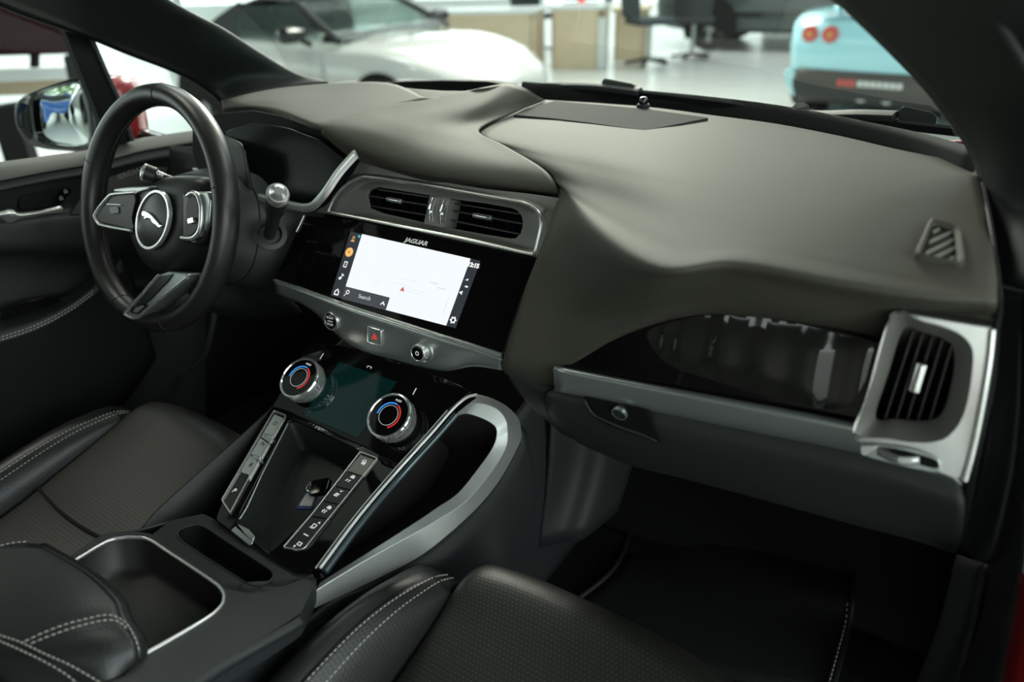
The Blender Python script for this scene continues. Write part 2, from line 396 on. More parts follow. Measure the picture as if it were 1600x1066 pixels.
bez_o = [(513,330),(517,319),(523,308),(531,298),(540,289.5),(550,283),(561,278.5),(577,277),(657,288),(747,304),(806,314.5),(822,319),(832,324),(840,331),(845,342),(845,356),(840,378),(837,390),(833,395.5),(824,396),(725,373),(612,351),(540,337),(515,332)]
# recessed surround bowl: bezel edge sinking to the louvre opening
inn = resample([VF.px(x,y,-.016) for x,y in vin], 64); out_f = radial([VF.px(x,y,.002) for x,y in bez_o], inn)
loops('vent_bowl', [[p for p in out_f], [a.lerp(b,.25)+VF.n*-.004 for a,b in zip(out_f,inn)], [a.lerp(b,.93) for a,b in zip(out_f,inn)], inn, [p-VF.n*.004 for p in inn]], TAUPE, dash)
fin = radial([VF.px(x,y,0) for x,y in bez_o], inn); fout = radial([VF.px(x,y,0) for x,y in fo], inn)
loops('vent_fascia', [[p-VF.n*.02 for p in fout], fout, fin, [p-VF.n*.01 for p in fin]], TAUPE, dash, bevel=.001)
surf('vent_ledge',[[VF.px(x,y,-.045) for x,y in [(548,262),(590,267),(650,277),(725,290),(806,299),(868,309)]],[VF.px(x,y,-.02) for x,y in [(546,270),(583,271),(653,281),(735,296),(813,307),(858,322)]],[VF.px(x,y,.003) for x,y in [(541,288),(577,276),(657,287),(747,303),(822,318),(845,340)]]],TAUPE,dash,5,4,solid=.002)
bo = curve([VF.px(x,y,.002) for x,y in bez_o], 4, True)
tube('vent_bezel', bo, .0022, SILV, dash, True, 8)
# ---- driver display housing (dark well) with its silver edge strip
CLF = tilted((-.28, .02, .68), 22, .0)
cl_o = [(300,188),(347,176),(395,172),(441,181),(480,196),(503,205),(549,244),(530,275),(503,309),(489,321),(474,326),(440,320),(410,311),(365,300),(320,290),(300,240)]
plate('display_housing', [CLF.px(x,y,0) for x,y in cl_o], CLF.n*-.03, BLACK, dash, bevel=.002)
tr = curve([CLF.px(x,y,.030) for x,y in [(330,291),(372,300.5),(415,311.5),(450,320.5),(474,324.5),(488,322),(499,312),(511,297),(530,269),(550,246),(556,240)]], 6)
sweep('display_edge_strip', tr, [(-.002,-.0065),(.003,-.005),(.0045,0),(.003,.005),(-.002,.0065)], SILV, dash, up=CLF.n)
# ---- face below the vents: piano black screen panel
pn = [(478,337),(560,345),(680,371),(838,404),(834,416),(805,490),(786,551),(690,521),(550,477),(429,437),(440,412),(460,370)]
spanel = plate('screen_panel', rounded([SCR.px(x,y,-.0005) for x,y in pn], .003, 3), SCR.n*-.02, GLOSS, dash, bevel=.001)
# panel edge strip left of the screen
tube('panel_corner_strip', [SCR.px(x,y,.001) for x,y in [(475,337),(468,352),(463,362)]], .0012, SILV, dash)
fr = SCR.sub(650,378,.0002)
text('screen_panel_lettering', 'JAGUAR', Frame(fr.o,fr.u,fr.v), .0088, mat('lettering_silver',(.8,.8,.78),.35,.2,emit=(1,1,1),estr=.1), dash, shear=.22, bold=.0003, sx=1.22)
# ---- silver control strip under the screen
st_top = [(429,437),(480,453),(550,478),(620,500),(690,522),(740,537),(784,551)]
st_lip = [(429,440),(480,458),(550,484),(620,507),(690,530),(740,546),(784,562)]
st_mid = [(430,448),(482,466),(548,500),(620,529),(685,550),(738,556),(784,566)]
st_low = [(432,458),(484,482),(545,535),(620,561),(690,577),(738,571),(785,577)]
st_und = [(436,461),(488,484),(547,537),(622,563),(692,579),(740,573),(786,579)]
stf = lambda L, dy: [V(x,y,f=SCR)+Vector((0,0,0)) if dy is None else None for x,y in L]
CSF = Frame(V(620,507,f=SCR), (math.cos(.041),math.sin(.041),0), (0,.18,1))     # near-vertical face of the strip
rows = [[SCR.px(x,y,-.002) for x,y in st_top], [CSF.px(x,y,.006) for x,y in st_lip], [CSF.px(x,y,.004) for x,y in st_mid], [CSF.px(x,y,-.004) for x,y in st_low], [CSF.px(x,y,-.02) for x,y in st_und]]
cs = surf('control_strip', rows, SILVD, dash, 8, 5, solid=.003)
edge = [CSF.px(x,y,.0065) for x,y in st_lip]
sweep('control_strip_lip', curve([a.lerp(b,.45) for a,b in zip([SCR.px(x,y,.001) for x,y in st_top],edge)],6), [(-.0035,-.001),(0,.0022),(.0035,.001),(0,-.003)], SILV, dash, up=(0,-.5,.8))
# ---- start button, hazard button, volume knob: each a thing on the strip
def strip_frame(x, y, h=.004): return Frame(CSF.px(x,y,h), CSF.u, CSF.v)
sb = thing('start_button', 'round black START STOP push button with chrome ring on silver strip', 'button', CSF.px(519,500))
f = strip_frame(519,501,.0010)
lathe('chrome_ring', [(.0145,-.004),(.0145,.0022),(.0138,.0042),(.0122,.0045),(.0118,.003),(.0118,-.003)], f, CHROME, sb, 36)
lathe('button_cap', [(.0117,-.003),(.0117,.0030),(.0105,.0040),(.006,.0044)], f, GLOSS, sb, 36)
text('start_word','START',Frame(f(0,.0048,.0043),f.u,f.v),.0046,WHITEI,sb); text('stop_word','STOP',Frame(f(0,-.0050,.0043),f.u,f.v),.0050,WHITEI,sb)
flat('divider_bar',[[(-.0052,-.0004),(.0052,-.0004),(.0052,.0005),(-.0052,.0005)]],f,WHITEI,sb,h=.0043)
hz = thing('hazard_button', 'square silver hazard warning button with red triangle below the screen', 'button', CSF.px(586,525))
f = strip_frame(586,525.5,.0045)
q = lambda a,b,h: [f(x,y,h) for x,y in ((-a,-b),(a,-b),(a,b),(-a,b))]
ringplate('chrome_frame', f, rounded(q(.0135,.0125,0),.003,4), rounded(q(.0115,.0105,0),.002,4), -.004, .003, CHROME, hz)
plate('button_face', rounded(q(.0113,.0103,.0012),.002,4), f.n*-.006, mat('hazard_face',(.36,.39,.38),.4,.7), hz)
tri = lambda s,c: [(s*math.cos(math.pi/2+k*2.0944),s*math.sin(math.pi/2+k*2.0944)-c) for k in range(3)]
RED = mat('warning_red',(.75,.03,.03),.4,emit=(1,.05,.04),estr=.5)
fo_, fi_ = tri(.0058,.001), tri(.0034,.001)
flat('red_triangle',[[fo_[k],fo_[(k+1)%3],fi_[(k+1)%3],fi_[k]] for k in range(3)]+[tri(.0020,.001)],f,RED,hz,h=.0013)
vk = thing('volume_knob', 'small ribbed silver volume knob with power symbol on silver strip', 'knob', CSF.px(659,547))
f = strip_frame(662,548,.004)
lathe('knob_collar', [(.0165,-.004),(.0165,.001),(.0155,.002),(.0135,.0015),(.013,-.002)], f, SILVD, vk, 36)
prof=[(.0122,-.002),(.0122,.013),(.0115,.0142),(.0098,.0142),(.0094,.0136)]
rings=[]
for r,h in prof:
    rings.append([f(r*(1+(.025 if (i%2 and h<.0135) else 0))*math.cos(2*math.pi*i/72), r*(1+(.025 if (i%2 and h<.0135) else 0))*math.sin(2*math.pi*i/72), h) for i in range(72)])
loops('knob_body', rings, SILV, vk, cap0=True, cap1=True)
lathe('knob_face', [(.0092,.0132),(.0092,.0139),(.006,.0141)], f, GLOSS, vk, 36)
ringplate('power_symbol', f, [f(x,y) for x,y in circ(.0030,20)], [f(x,y) for x,y in circ(.0020,20)], .0140, .0143, WHITEI, vk, bevel=0)
# ---- touchscreen
ts = thing('touchscreen', 'lit touchscreen with pale map and dark side bars in the black panel', 'screen', SCR.px(630,438))
scr_c = [(548,362),(751,408),(712,513),(517,462)]
A = [SCR.ab(SCR.px(x,y)) for x,y in scr_c]
def bil(s,t):   # s across, t down, in the screen's own rectangle
    a=[A[0][i]+(A[1][i]-A[0][i])*s for i in (0,1)]; b=[A[3][i]+(A[2][i]-A[3][i])*s for i in (0,1)]
    return (a[0]+(b[0]-a[0])*t, a[1]+(b[1]-a[1])*t)
def quad(s0,t0,s1,t1): return [bil(s0,t0),bil(s0,t1),bil(s1,t1),bil(s1,t0)]
def emi(name,c,s=1): return mat(name,(.01,.01,.01),.2,emit=c,estr=s)
flat('side_bars',[quad(0,0,1,1)],SCR,emi('screen_dark_bar',(.030,.036,.045),1),ts,h=.0002)
flat('map',[quad(.10,0,.932,1)],SCR,emi('screen_map',(.92,.97,1.0),1.0),ts,h=.0006)
for Q_ in [quad(.28,.62,.36,.625),quad(.30,.66,.37,.664),quad(.46,.585,.6,.592),quad(.5,.5,.62,.506),quad(.52,.62,.70,.626),quad(.55,.66,.72,.667),quad(.72,.45,.78,.47),quad(.78,.5,.84,.52),quad(.88,.6,.884,.85)]: flat('map_line',[Q_],SCR,emi('screen_map_grey',(.74,.80,.84)),ts,h=.0010,depth=.0001)
flat('search_bar',[quad(.10,.815,.47,1)],SCR,emi('screen_grey_bar',(.055,.062,.072)),ts,h=.0010)
f=SCR.sub(*(566,462),.0015); text('search_word','Search',Frame(SCR(*bil(.28,.905),.0014),SCR.u,SCR.v),.0085,emi('screen_word',(.55,.62,.64)),ts)
def icon(name,shapes,s,t,c,scale=.004,h=.0014):
    cx,cy=bil(s,t); return flat(name,[[(cx+x*scale,cy+y*scale) for x,y in P] for P in shapes],SCR,c,ts,h=h,depth=.0001)
IW=emi('screen_white',(1,1,1),1.0)
def hollow(P,Q): return [[P[i],P[(i+1)%len(P)],Q[(i+1)%len(P)],Q[i]] for i in range(len(P))]
rect=lambda a,b:[(-a,-b),(a,-b),(a,b),(-a,b)]
icon('orange_disc',[circ(1.75,24)],.045,.31,emi('screen_orange',(.95,.55,.16)))
icon('arrow',[[(-.9,-.7),(0,-.3),(.9,-.7),(0,1)]],.045,.31,emi('screen_orange_dark',(.55,.28,.08)),.0032,.0018)
icon('profile_symbol',hollow(circ(.55,10),circ(.3,10))+[[(-.9,-1.6),(.9,-1.6),(.5,-.8),(-.5,-.8)]],.045,.08,emi('screen_amber',(.75,.42,.12)))
icon('teal_dot',[circ(.5,10)],.085,.045,emi('screen_teal',(.1,.6,.7)))
icon('phone_symbol',hollow(rect(.8,1.2),rect(.5,.85)),.045,.50,IW,.0038)
icon('music_symbol',[circ(.6,12),[(.4,0),(.75,0),(.75,2.1),(.4,2.1)],[(.75,2.1),(1.5,1.6),(1.5,1.1),(.75,1.6)]],.035,.72,IW,.0036)
hs=[(-1,-1.1),(1,-1.1),(1,.3),(0,1.3),(-1,.3)]; icon('home_symbol',hollow(hs,[(x*.62,y*.62) for x,y in hs]),.045,.93,IW,.0042)
icon('magnifier',hollow(circ(.8,16),circ(.5,16))+[[(-.5,-.7),(-.3,-.5),(-1.0,-1.7),(-1.25,-1.5)]],.135,.89,IW,.0040,.0018)
icon('chevron',[[(-1,-.6),(-.6,-.8),(0,0),(0,.6)],[(0,.6),(0,0),(.6,-.8),(1,-.6)]],.435,.915,IW,.0042,.0018)
icon('position_arrow',[[(-1,-.8),(0,-.3),(0,1)],[(0,1),(0,-.3),(1,-.8)]],.545,.66,emi('screen_red',(.62,.07,.06)),.0042,.0018)
text('clock','12:15',Frame(SCR(*bil(.966,.085),.0010),SCR.u,SCR.v),.0082,IW,ts,bold=.0004)
icon('signal_symbol',[[(-1,-.6),(1,-.6),(1,.8)]],.957,.30,IW,.0022,.0008); icon('battery_symbol',[rect(.8,.4)],.972,.40,IW,.0028,.0008); icon('volume_symbol',[[(-1,-.4),(-.4,-.4),(.5,-1.1),(.5,1.1),(-.4,.4),(-1,.4)]],.953,.50,IW,.0028,.0008)
gear=[((1.3 if i%4<2 else .95)*math.cos(2*math.pi*i/24),(1.3 if i%4<2 else .95)*math.sin(2*math.pi*i/24)) for i in range(24)]
icon('settings_symbol',hollow(gear,circ(.55,24)),.966,.90,IW,.0040,.0008)
# ---- centre air vents
def air_vent_blade(parent, a, b, fr, dep, m=TAUPE, th=.0011):
    up=fr.n; d=(b-a).normalized(); s=d.cross(up).normalized()
    vs=[]
    for p in (a,b):
        for x,y in ((0,-th),(0,th),(-dep,th),(-dep,-th)): vs.append(p+up*x+s*y)
    return obj('louvre',vs,[(0,1,2,3),(7,6,5,4),(0,4,5,1),(1,5,6,2),(2,6,7,3),(3,7,4,0)],m,parent,bevel=.0004)
LOUV = mat('vent_blade_black',(.022,.022,.021),.38,spec=.5)
def centre_vent(label, opening, blades, tab, h=-.019):
    t = thing('air_vent', label, 'vent', VF.px(sum(x for x,y in opening)/len(opening), sum(y for x,y in opening)/len(opening), h), 'pair of centre air vents')
    P = rounded([VF.px(x,y,h) for x,y in opening], .008, 4)
    loops('duct', [P,[p-VF.n*.035 for p in P]], BLACK, t, cap1=True)
    for (x1,y1),(x2,y2) in blades: air_vent_blade(t, VF.px(x1,y1,h), VF.px(x2,y2,h), VF, .016, LOUV)
    for k in range(1,5):
        x=opening[0][0]+(opening[1][0]-opening[0][0])*k/5; y=opening[0][1]+(opening[1][1]-opening[0][1])*k/5; x2=opening[3][0]+(opening[2][0]-opening[3][0])*k/5; y2=opening[3][1]+(opening[2][1]-opening[3][1])*k/5
        a,b=VF.px(x,y,h-.022),VF.px(x2,y2,h-.022); air_vent_blade(t,a,b,VF,.008,BLACK,.0016)
    (x1,y1),(x2,y2)=tab
    a,b=VF.px(x1,y1,h+.002),VF.px(x2,y2,h+.002)
    sweep('slide_tab', lin([a,b],4), [(-.002,-.0032),(.002,-.0034),(.0034,0),(.002,.0034),(-.002,.0032)], CHROME, t, up=VF.n, bevel=.0006)
    return t
centre_vent('black louvred centre air vent on the driver side of the divider', [(570,292),(672,304),(664,347),(570,330)], [((590,296),(670,308)),((576,306),(668,321)),((574,321),(665,336))], ((605,311),(627,315)))
centre_vent('black louvred centre air vent on the passenger side of the divider', [(701,309),(820,327),(816,377),(693,358)], [((703,317),(815,335)),((700,328),(817,350)),((697,343),(812,366))], ((740,336),(768,341)))
dv = thing('vent_divider', 'grey divider with two chrome thumbwheels between the centre vents', 'vent control', VF.px(683,330,-.015))
plate('divider_block', rounded([VF.px(x,y,-.006) for x,y in [(671,306),(702,311),(693,356),(662,350)]],.002,3), VF.n*-.03, TAUPE, dv, bevel=.001)
for xs in (((678,310),(673,325),(672,338),(674,346)),((696,313),(690,328),(689,341),(691,350))):
    a=VF.px(*xs[0],-.006); b=VF.px(*xs[-1],-.006); mid=(a+b)/2
    pth=[a.lerp(b,k/12)+VF.n*(.0035*math.sin(math.pi*k/12)+.0008) for k in range(13)]
    sweep('thumbwheel', pth, [(-.002,-.0032),(.0012,-.0032),(.0018,-.001),(.0004,0),(.0018,.001),(.0012,.0032),(-.002,.0032)], CHROME, dv, up=VF.n)
# ================================================================== passenger side of the dashboard
GP = Frame(V(1100,590,y=-.060), (1,.0,0), (0,.18,1))   # gloss panel plane
gp = [(872,576),(892,562),(920,546),(960,526),(1000,509),(1050,494),(1100,487),(1150,487),(1210,493),(1290,510),(1375,536),(1392,545),(1334,664),(1200,640),(1030,608)]
plate('gloss_trim_panel', [GP.px(x,y,-.004) for x,y in gp], GP.n*-.012, GLOSS, dash, bevel=.001)
# glass-like mirror inlay of the panel (its polished face bulges a little)
gi = [(1012,518),(1050,503),(1100,494),(1160,494),(1230,503),(1300,520),(1362,541),(1358,580),(1330,628),(1290,640),(1200,620),(1100,590),(1048,572),(1022,548)]
INL = mat('polished_grey_inlay', (.016,.016,.0145), .06, spec=.7)
_nt=INL.node_tree; _w=_nt.nodes.new('ShaderNodeTexWave'); _w.inputs['Scale'].default_value=7; _w.inputs['Distortion'].default_value=3.5; _w.inputs['Detail'].default_value=1; _w.inputs['Detail Scale'].default_value=.6
_b=_nt.nodes.new('ShaderNodeBump'); _b.inputs['Strength'].default_value=.5; _b.inputs['Distance'].default_value=.003
_tc=_nt.nodes.new('ShaderNodeTexCoord'); _nt.links.new(_tc.outputs['Object'],_w.inputs['Vector']); _nt.links.new(_w.outputs['Fac'],_b.inputs['Height']); _nt.links.new(_b.outputs[0],_nt.nodes['Principled BSDF'].inputs['Normal']); _nt.links.new(_b.outputs[0],_nt.nodes['Principled BSDF'].inputs['Coat Normal'])
gin = curve([GP.px(x,y,-.0035) for x,y in gi],4,True); gc = sum(gin,Vector())/len(gin)
loops('polished_inlay', [gin]+[[p.lerp(gc,k)+GP.n*.0035*(1-(1-k)**2) for p in gin] for k in (.25,.5,.75,.97)], INL, dash, cap1=True)
# long silver strip
def SP(x,y,h=0): return V(x,y,f=GP,h=h)
s_t=[(866,575),(1000,601),(1150,629),(1335,664),(1420,686),(1462,697)]; s_m=[(867,582),(1000,609),(1150,638),(1335,674),(1420,698),(1465,712)]; s_b=[(868,606),(1000,633),(1150,663),(1340,702),(1425,724),(1503,752)]
surf('long_silver_strip', [[SP(x,y,-.006) for x,y in s_t],[SP(x,y,.003) for x,y in [(a,b+1) for a,b in s_t]],[SP(x,y,.004) for x,y in s_m],[SP(x,y,-.001) for x,y in s_b],[SP(x,y+1,-.014) for x,y in s_b]], SILVD, dash, 6, 4, solid=.003)
tube('strip_highlight_edge', curve([SP(x,y,.0045) for x,y in [(a,b+3) for a,b in s_t]],5), .0021, SILV, dash)
# ---- outboard vent
PV = Frame(V(1440,600,y=-.074), (1,.0,.0), (0,.20,1))
ov = thing('side_air_vent', 'upright louvred air vent in a bright silver surround beside the door', 'vent', PV.px(1440,600))
so=[(1393,485),(1440,494),(1497,504),(1553,513),(1546,570),(1532,650),(1517,715),(1506,752),(1470,738),(1400,712),(1352,694),(1331,686),(1338,668),(1365,590)]
hole_o=[(1392,494),(1440,501),(1480,512),(1505,525),(1519,544),(1520,570),(1513,620),(1502,655),(1483,680),(1460,689),(1430,690),(1385,684),(1333,676),(1352,625)]
cH=curve([PV.px(x,y,.0) for x,y in hole_o],4,True); cH=resample(cH,72)
oo=radial([PV.px(x,y,0) for x,y in so],cH)
loops('silver_surround',[[p-PV.n*.015 for p in oo],[p+PV.n*.0015 for p in oo],[p+PV.n*.002 for p in cH],[p-PV.n*.008 for p in cH]],SILV,ov,bevel=.0012)
tube('surround_bright_edge', curve([PV.px(x,y,.002) for x,y in [(1551,515),(1545,570),(1531,650),(1516,715),(1506,750)]],6), .0032, CHROME, ov)
vi=[(1412,514),(1440,519),(1468,527),(1484,536),(1491,552),(1490,580),(1482,620),(1475,640),(1465,654),(1450,659),(1430,659),(1395,656),(1367,654),(1386,590)]
cI=radial([PV.px(x,y,-.022) for x,y in curve([Vector((a,b,0)) for a,b in vi],4,True) for x,y in [(x,y)]] if False else [PV.px(p.x,p.y,-.022) for p in curve([Vector((a,b,0)) for a,b in vi],4,True)], [p-PV.n*.022 for p in cH])
loops('vent_bowl',[[p+PV.n*.0 for p in cH],[p+PV.n*.003 for p in [a.lerp(b,.06) for a,b in zip(cH,cI)]],[a.lerp(b,.92) for a,b in zip(cH,cI)],cI,[p-PV.n*.004 for p in cI]],TAUPE,ov)
loops('duct',[[p-PV.n*.003 for p in cI],[p-PV.n*.045 for p in cI]],BLACK,ov,cap1=True)
for (x1,y1),(x2,y2) in (((1427,517),(1383,655)),((1442,520),(1400,657)),((1458,524),(1417,658)),((1473,530),(1434,658)),((1487,541),(1453,657))):
    air_vent_blade(ov, PV.px(x1,y1,-.026), PV.px(x2,y2,-.026), PV, .016, LOUV, .0009)
sweep('slide_tab', lin([PV.px(1441,568,-.020),PV.px(1428,612,-.020)],4), [(-.003,-.0035),(.003,-.0045),(.0045,0),(.002,.0045),(-.003,.0035)], CHROME, ov, up=PV.n, bevel=.0008)
# thumbwheel slot under the vent
tw=thing('vent_thumbwheel','chrome ribbed thumbwheel in the slot below the side vent','vent control',PV.px(1405,712))
sl=[(1345,698),(1356,694),(1420,700),(1462,715),(1470,727),(1466,738),(1450,738),(1400,727),(1349,712)]
plate('slot', curve([PV.px(x,y,.0045) for x,y in sl],3,True), PV.n*-.008, SILVD, tw, bevel=.001)
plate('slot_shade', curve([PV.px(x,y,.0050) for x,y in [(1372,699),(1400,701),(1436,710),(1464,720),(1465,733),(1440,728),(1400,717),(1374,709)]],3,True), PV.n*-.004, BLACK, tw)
pth=[PV.px(1373+62*k/14,705+14*k/14+3*math.sin(math.pi*k/14),.005)+PV.n*(.006*math.sin(math.pi*k/14)) for k in range(15)]
sweep('wheel_rim', pth, [(-.003,-.0035),(.001,-.0035),(.002,-.0015),(.0006,0),(.002,.0015),(.001,.0035),(-.003,.0035)], CHROME, tw, up=PV.n)
plate('slot_cheek', rounded([PV.px(x,y,.0065) for x,y in [(1345,697),(1372,696),(1366,705),(1350,714),(1344,708)]],.003,3), PV.n*-.005, SILV, tw)
# ---- demister vent on top of the pad
_a,_b,_c=pad_pt(1470,380),pad_pt(1500,400),pad_pt(1465,350)
DV = Frame(_a+Vector((0,0,.0015)), _b-_a, _c-_a)
dvt=thing('demister_vent','small four-sided demister vent on the dashboard top near the door','vent',DV.px(1470,380))
do=[(1452,346),(1463,344),(1490,352),(1502,362),(1506,385),(1508,408),(1500,414),(1470,408),(1440,401),(1430,396),(1440,372)]
di=[(1459,353),(1474,356),(1489,362),(1492,385),(1494,405),(1490,408),(1466,404),(1444,399),(1441,395),(1450,373)]
di3=resample([DV.px(p.x,p.y,.002) for p in curve([Vector((a,b,0)) for a,b in di],4,True)],48); do3=radial([DV.px(p.x,p.y,.002) for p in curve([Vector((a,b,0)) for a,b in do],4,True)],di3)
loops('vent_frame',[[p-DV.n*.022 for p in do3],[p+DV.n*.001 for p in do3],[a.lerp(b,.35)+DV.n*.0025 for a,b in zip(do3,di3)],[a.lerp(b,.9) for a,b in zip(do3,di3)],[p-DV.n*.008 for p in di3]],DASH,dvt)
loops('duct',[[p-DV.n*.001 for p in di3],[p-DV.n*.004 for p in di3]],BLACK,dvt,cap1=True)
for (x1,y1),(x2,y2) in (((1452,377),(1487,361)),((1446,395),(1490,373)),((1458,402),(1492,386)),((1480,407),(1493,400)),((1458,361),(1468,356))):
    air_vent_blade(dvt, DV.px(x1,y1,.002), DV.px(x2,y2,.002), DV, .003, TAUPE, .0009)
# ---- glovebox door
gb = thing('glovebox_door','dark grey glovebox door with a shadowed grab recess below the silver strip','glovebox',V(1150,760,y=-.01))
gr=[[(868,606),(960,624),(1060,645),(1180,670),(1330,700),(1420,724),(1503,754)],
    [(852,620),(950,648),(1060,678),(1180,705),(1330,738),(1420,762),(1507,790)],
    [(862,655),(960,690),(1060,716),(1180,745),(1330,780),(1420,804),(1504,828)],
    [(900,690),(975,722),(1060,744),(1180,775),(1330,815),(1420,838),(1498,856)],
    [(905,693),(980,725),(1065,747),(1180,778),(1330,819),(1420,842),(1490,865)]]
ys=[-.064,-.072,-.062,-.040,-.01]
surf('door_skin',[[V(x,y,y=ys[j]) for x,y in r] for j,r in enumerate(gr)],PLAST2,gb,6,6,solid=.004)
GBF=Frame(V(970,650,y=-.071),(1,0,0),(0,.03,1))
ro=[(913,621),(950,629),(1000,639),(1012,645),(1020,662),(1031,688),(1028,691),(1000,683),(950,665),(925,648),(915,630)]
R0=[GBF.px(p.x,p.y,.004) for p in curve([Vector((a,b,0)) for a,b in ro],3,True)]; ri=[(919,622),(950,629),(1000,640),(1007,646),(1014,662),(1024,684),(1004,676),(960,656),(938,646),(926,634)]
plate('grab_recess',R0,GBF.n*-.006,BLACK,gb,bevel=.0015)
surf('recess_ledge',[[GBF.px(x,y,.005) for x,y in [(913,623),(922,640),(936,651),(965,664),(1000,676),(1026,688)]],[GBF.px(x,y,.0065) for x,y in [(915,625),(926,644),(940,656),(966,669),(1000,681),(1026,690)]]],PLAST2,gb,4,3,solid=.002)
lf2=Frame(GBF.px(968,646,.006),GBF.u,GBF.v+GBF.n*.4)
lathe('lock',[(.0085,-.006),(.0085,.001),(.007,.002)],lf2,PLAST2,gb,28); ringplate('lock_ring',lf2,[lf2(x,y) for x,y in circ(.0092,28)],[lf2(x,y) for x,y in circ(.0080,28)],-.002,.0022,SILVD,gb,bevel=0)
# pad return left of the glovebox and the lower side panel
surf('glovebox_surround',[[V(*q,y=y) for q,y in (((789,580),-.058),((830,596),-.056),((867,604),-.054))],[V(*q,y=y) for q,y in (((806,608),-.058),((832,612),-.058),((853,620),-.06))],[V(*q,y=y) for q,y in (((835,640),-.046),((848,645),-.048),((862,655),-.05))],[V(*q,y=y) for q,y in (((880,680),-.024),((890,684),-.026),((902,690),-.028))]],PLAST,dash,5,5,solid=.003)
# dash end cap beside the door
surf('end_cap',[[V(1526,256,z=.772),V(1534,258,z=.772)],[V(1545,350,z=.764),V(1552,352,z=.764)],[V(1559,464,z=.728),V(1565,466,z=.728)],[V(1553,520,y=-.05),V(1562,522,y=-.05)],[V(1545,600,y=-.045),V(1556,604,y=-.045)],[V(1515,720,y=-.046),V(1530,724,y=-.046)],[V(1496,862,y=-.02),V(1506,864,y=-.02)]],PLAST,dash,3,5,solid=.003)
# ================================================================== centre console
a35 = math.radians(35)
_n = Vector((0,-math.sin(a35),math.cos(a35)))
CL = Frame(Vector((-.007,-.1435,.4615))-_n*.026, (1,0,0), (0,math.cos(a35),math.sin(a35)))
BF = Frame((0,-.170,.4115), (1,0,0), (0,.161,.030))
clp = thing('climate_control', 'tilted glossy black climate panel with lower touch display tinted by a painted teal reflection', 'climate control panel', CL.px(585,620))
po=[(478,545),(490,538),(512,535),(570,548),(640,571),(700,593),(736,612),(728,618),(700,640),(622,725.5),(577.7,702),(536,684),(491,662),(447,642),(425,636),(440,611)]
plate('panel', [CL.px(x,y) for x,y in po], CL.n*-.02, GLOSS, clp, bevel=.001)
TEAL = mat('display_teal_reflection',(.003,.018,.018),.05,spec=.5,emit=(.0,.055,.052),estr=.10)  # teal tint and glow stand for a window reflection
plate('lower_display', [CL.px(x,y,.0006) for x,y in [(530,565),(620,597),(560,684),(474,649)]], CL.n*-.001, TEAL, clp, bevel=0)
for x,y in ((503,557),(648,612)): flat('marker_line',[[(-.0007,-.005),(.0007,-.005),(.0007,.005),(-.0007,.005)]],CL.sub(x,y),WHITEI,clp,h=.0005)
flat('windscreen_symbol',[[(-.004,-.0005),(.004,-.0005),(.004,.0004),(-.004,.0004)],[(-.004,-.003),(-.003,-.003),(-.003,-.0005),(-.004,-.0005)],[(.003,-.003),(.004,-.003),(.004,-.0005),(.003,-.0005)]],CL.sub(578,573),WHITEI,clp,h=.0005)
BLUE = mat('cold_blue_mark',(.03,.25,.8),.3,emit=(.05,.35,1),estr=.55); REDM = mat('hot_red_mark',(.6,.02,.02),.3,emit=(.9,.05,.04),estr=.35)
def dial(label, cx, cy, word):
    t = thing('climate_dial', label, 'dial', CL.px(cx,cy,.026), 'pair of temperature dials')
    f0 = CL.sub(cx,cy,.026); f = Frame(f0.o-CL.n*.026, CL.u, CL.v); R=.0325
    lathe('dial_base',[(.0275,-.001),(.0275,.007),(.0262,.009)],f,SILVD,t,48)
    rings=[]; N=144
    for r,h,k in ((.0285,.0085,0),(.0312,.0090,1),(.0312,.0125,1),(.0312,.0155,-1),(.0312,.0190,-1),(.0300,.0196,0),(.0302,.0205,0),(.0322,.0215,0),(.0325,.0245,0),(.0312,.0268,0),(.0292,.0272,0),(.0280,.0255,0)):
        rings.append([f((r+(.0006 if k and (i//2)%2==(0 if k>0 else 1) else 0))*math.cos(2*math.pi*i/N),(r+(.0006 if k and (i//2)%2==(0 if k>0 else 1) else 0))*math.sin(2*math.pi*i/N),h) for i in range(N)])
    loops('knurled_ring',rings,CHROME,t,cap0=True,cap1=False,angle=25)
    lathe('dial_glass',[(.0284,.0235),(.0284,.0258),(.020,.0262)],f,GLOSS,t,48)
    g=lambda r0,r1,a0,a1,n=20:[(r1*math.cos(math.radians(a0+(a1-a0)*k/n)),r1*math.sin(math.radians(a0+(a1-a0)*k/n))) for k in range(n+1)]+[(r0*math.cos(math.radians(a1+(a0-a1)*k/n)),r0*math.sin(math.radians(a1+(a0-a1)*k/n))) for k in range(n+1)]
    flat('cold_arc',[g(.0166,.0185,75,190)],f,BLUE,t,h=.0262); flat('hot_arc',[g(.0162,.0185,70,-62)],f,REDM,t,h=.0262)
    flat('inner_ring',[g(.0138,.0143,0,180),g(.0138,.0143,180,360)],f,WHITEI,t,h=.0262)
    text('push_word',word,Frame(f(.003,.0225,.0263),f.u,f.v),.0042,WHITEI,t)
    return t
dial('chrome-rimmed climate dial on the driver side of the lower display', 467,590, 'PUSH')
dial('chrome-rimmed climate dial on the passenger side of the lower display', 607,649, 'PUSH')
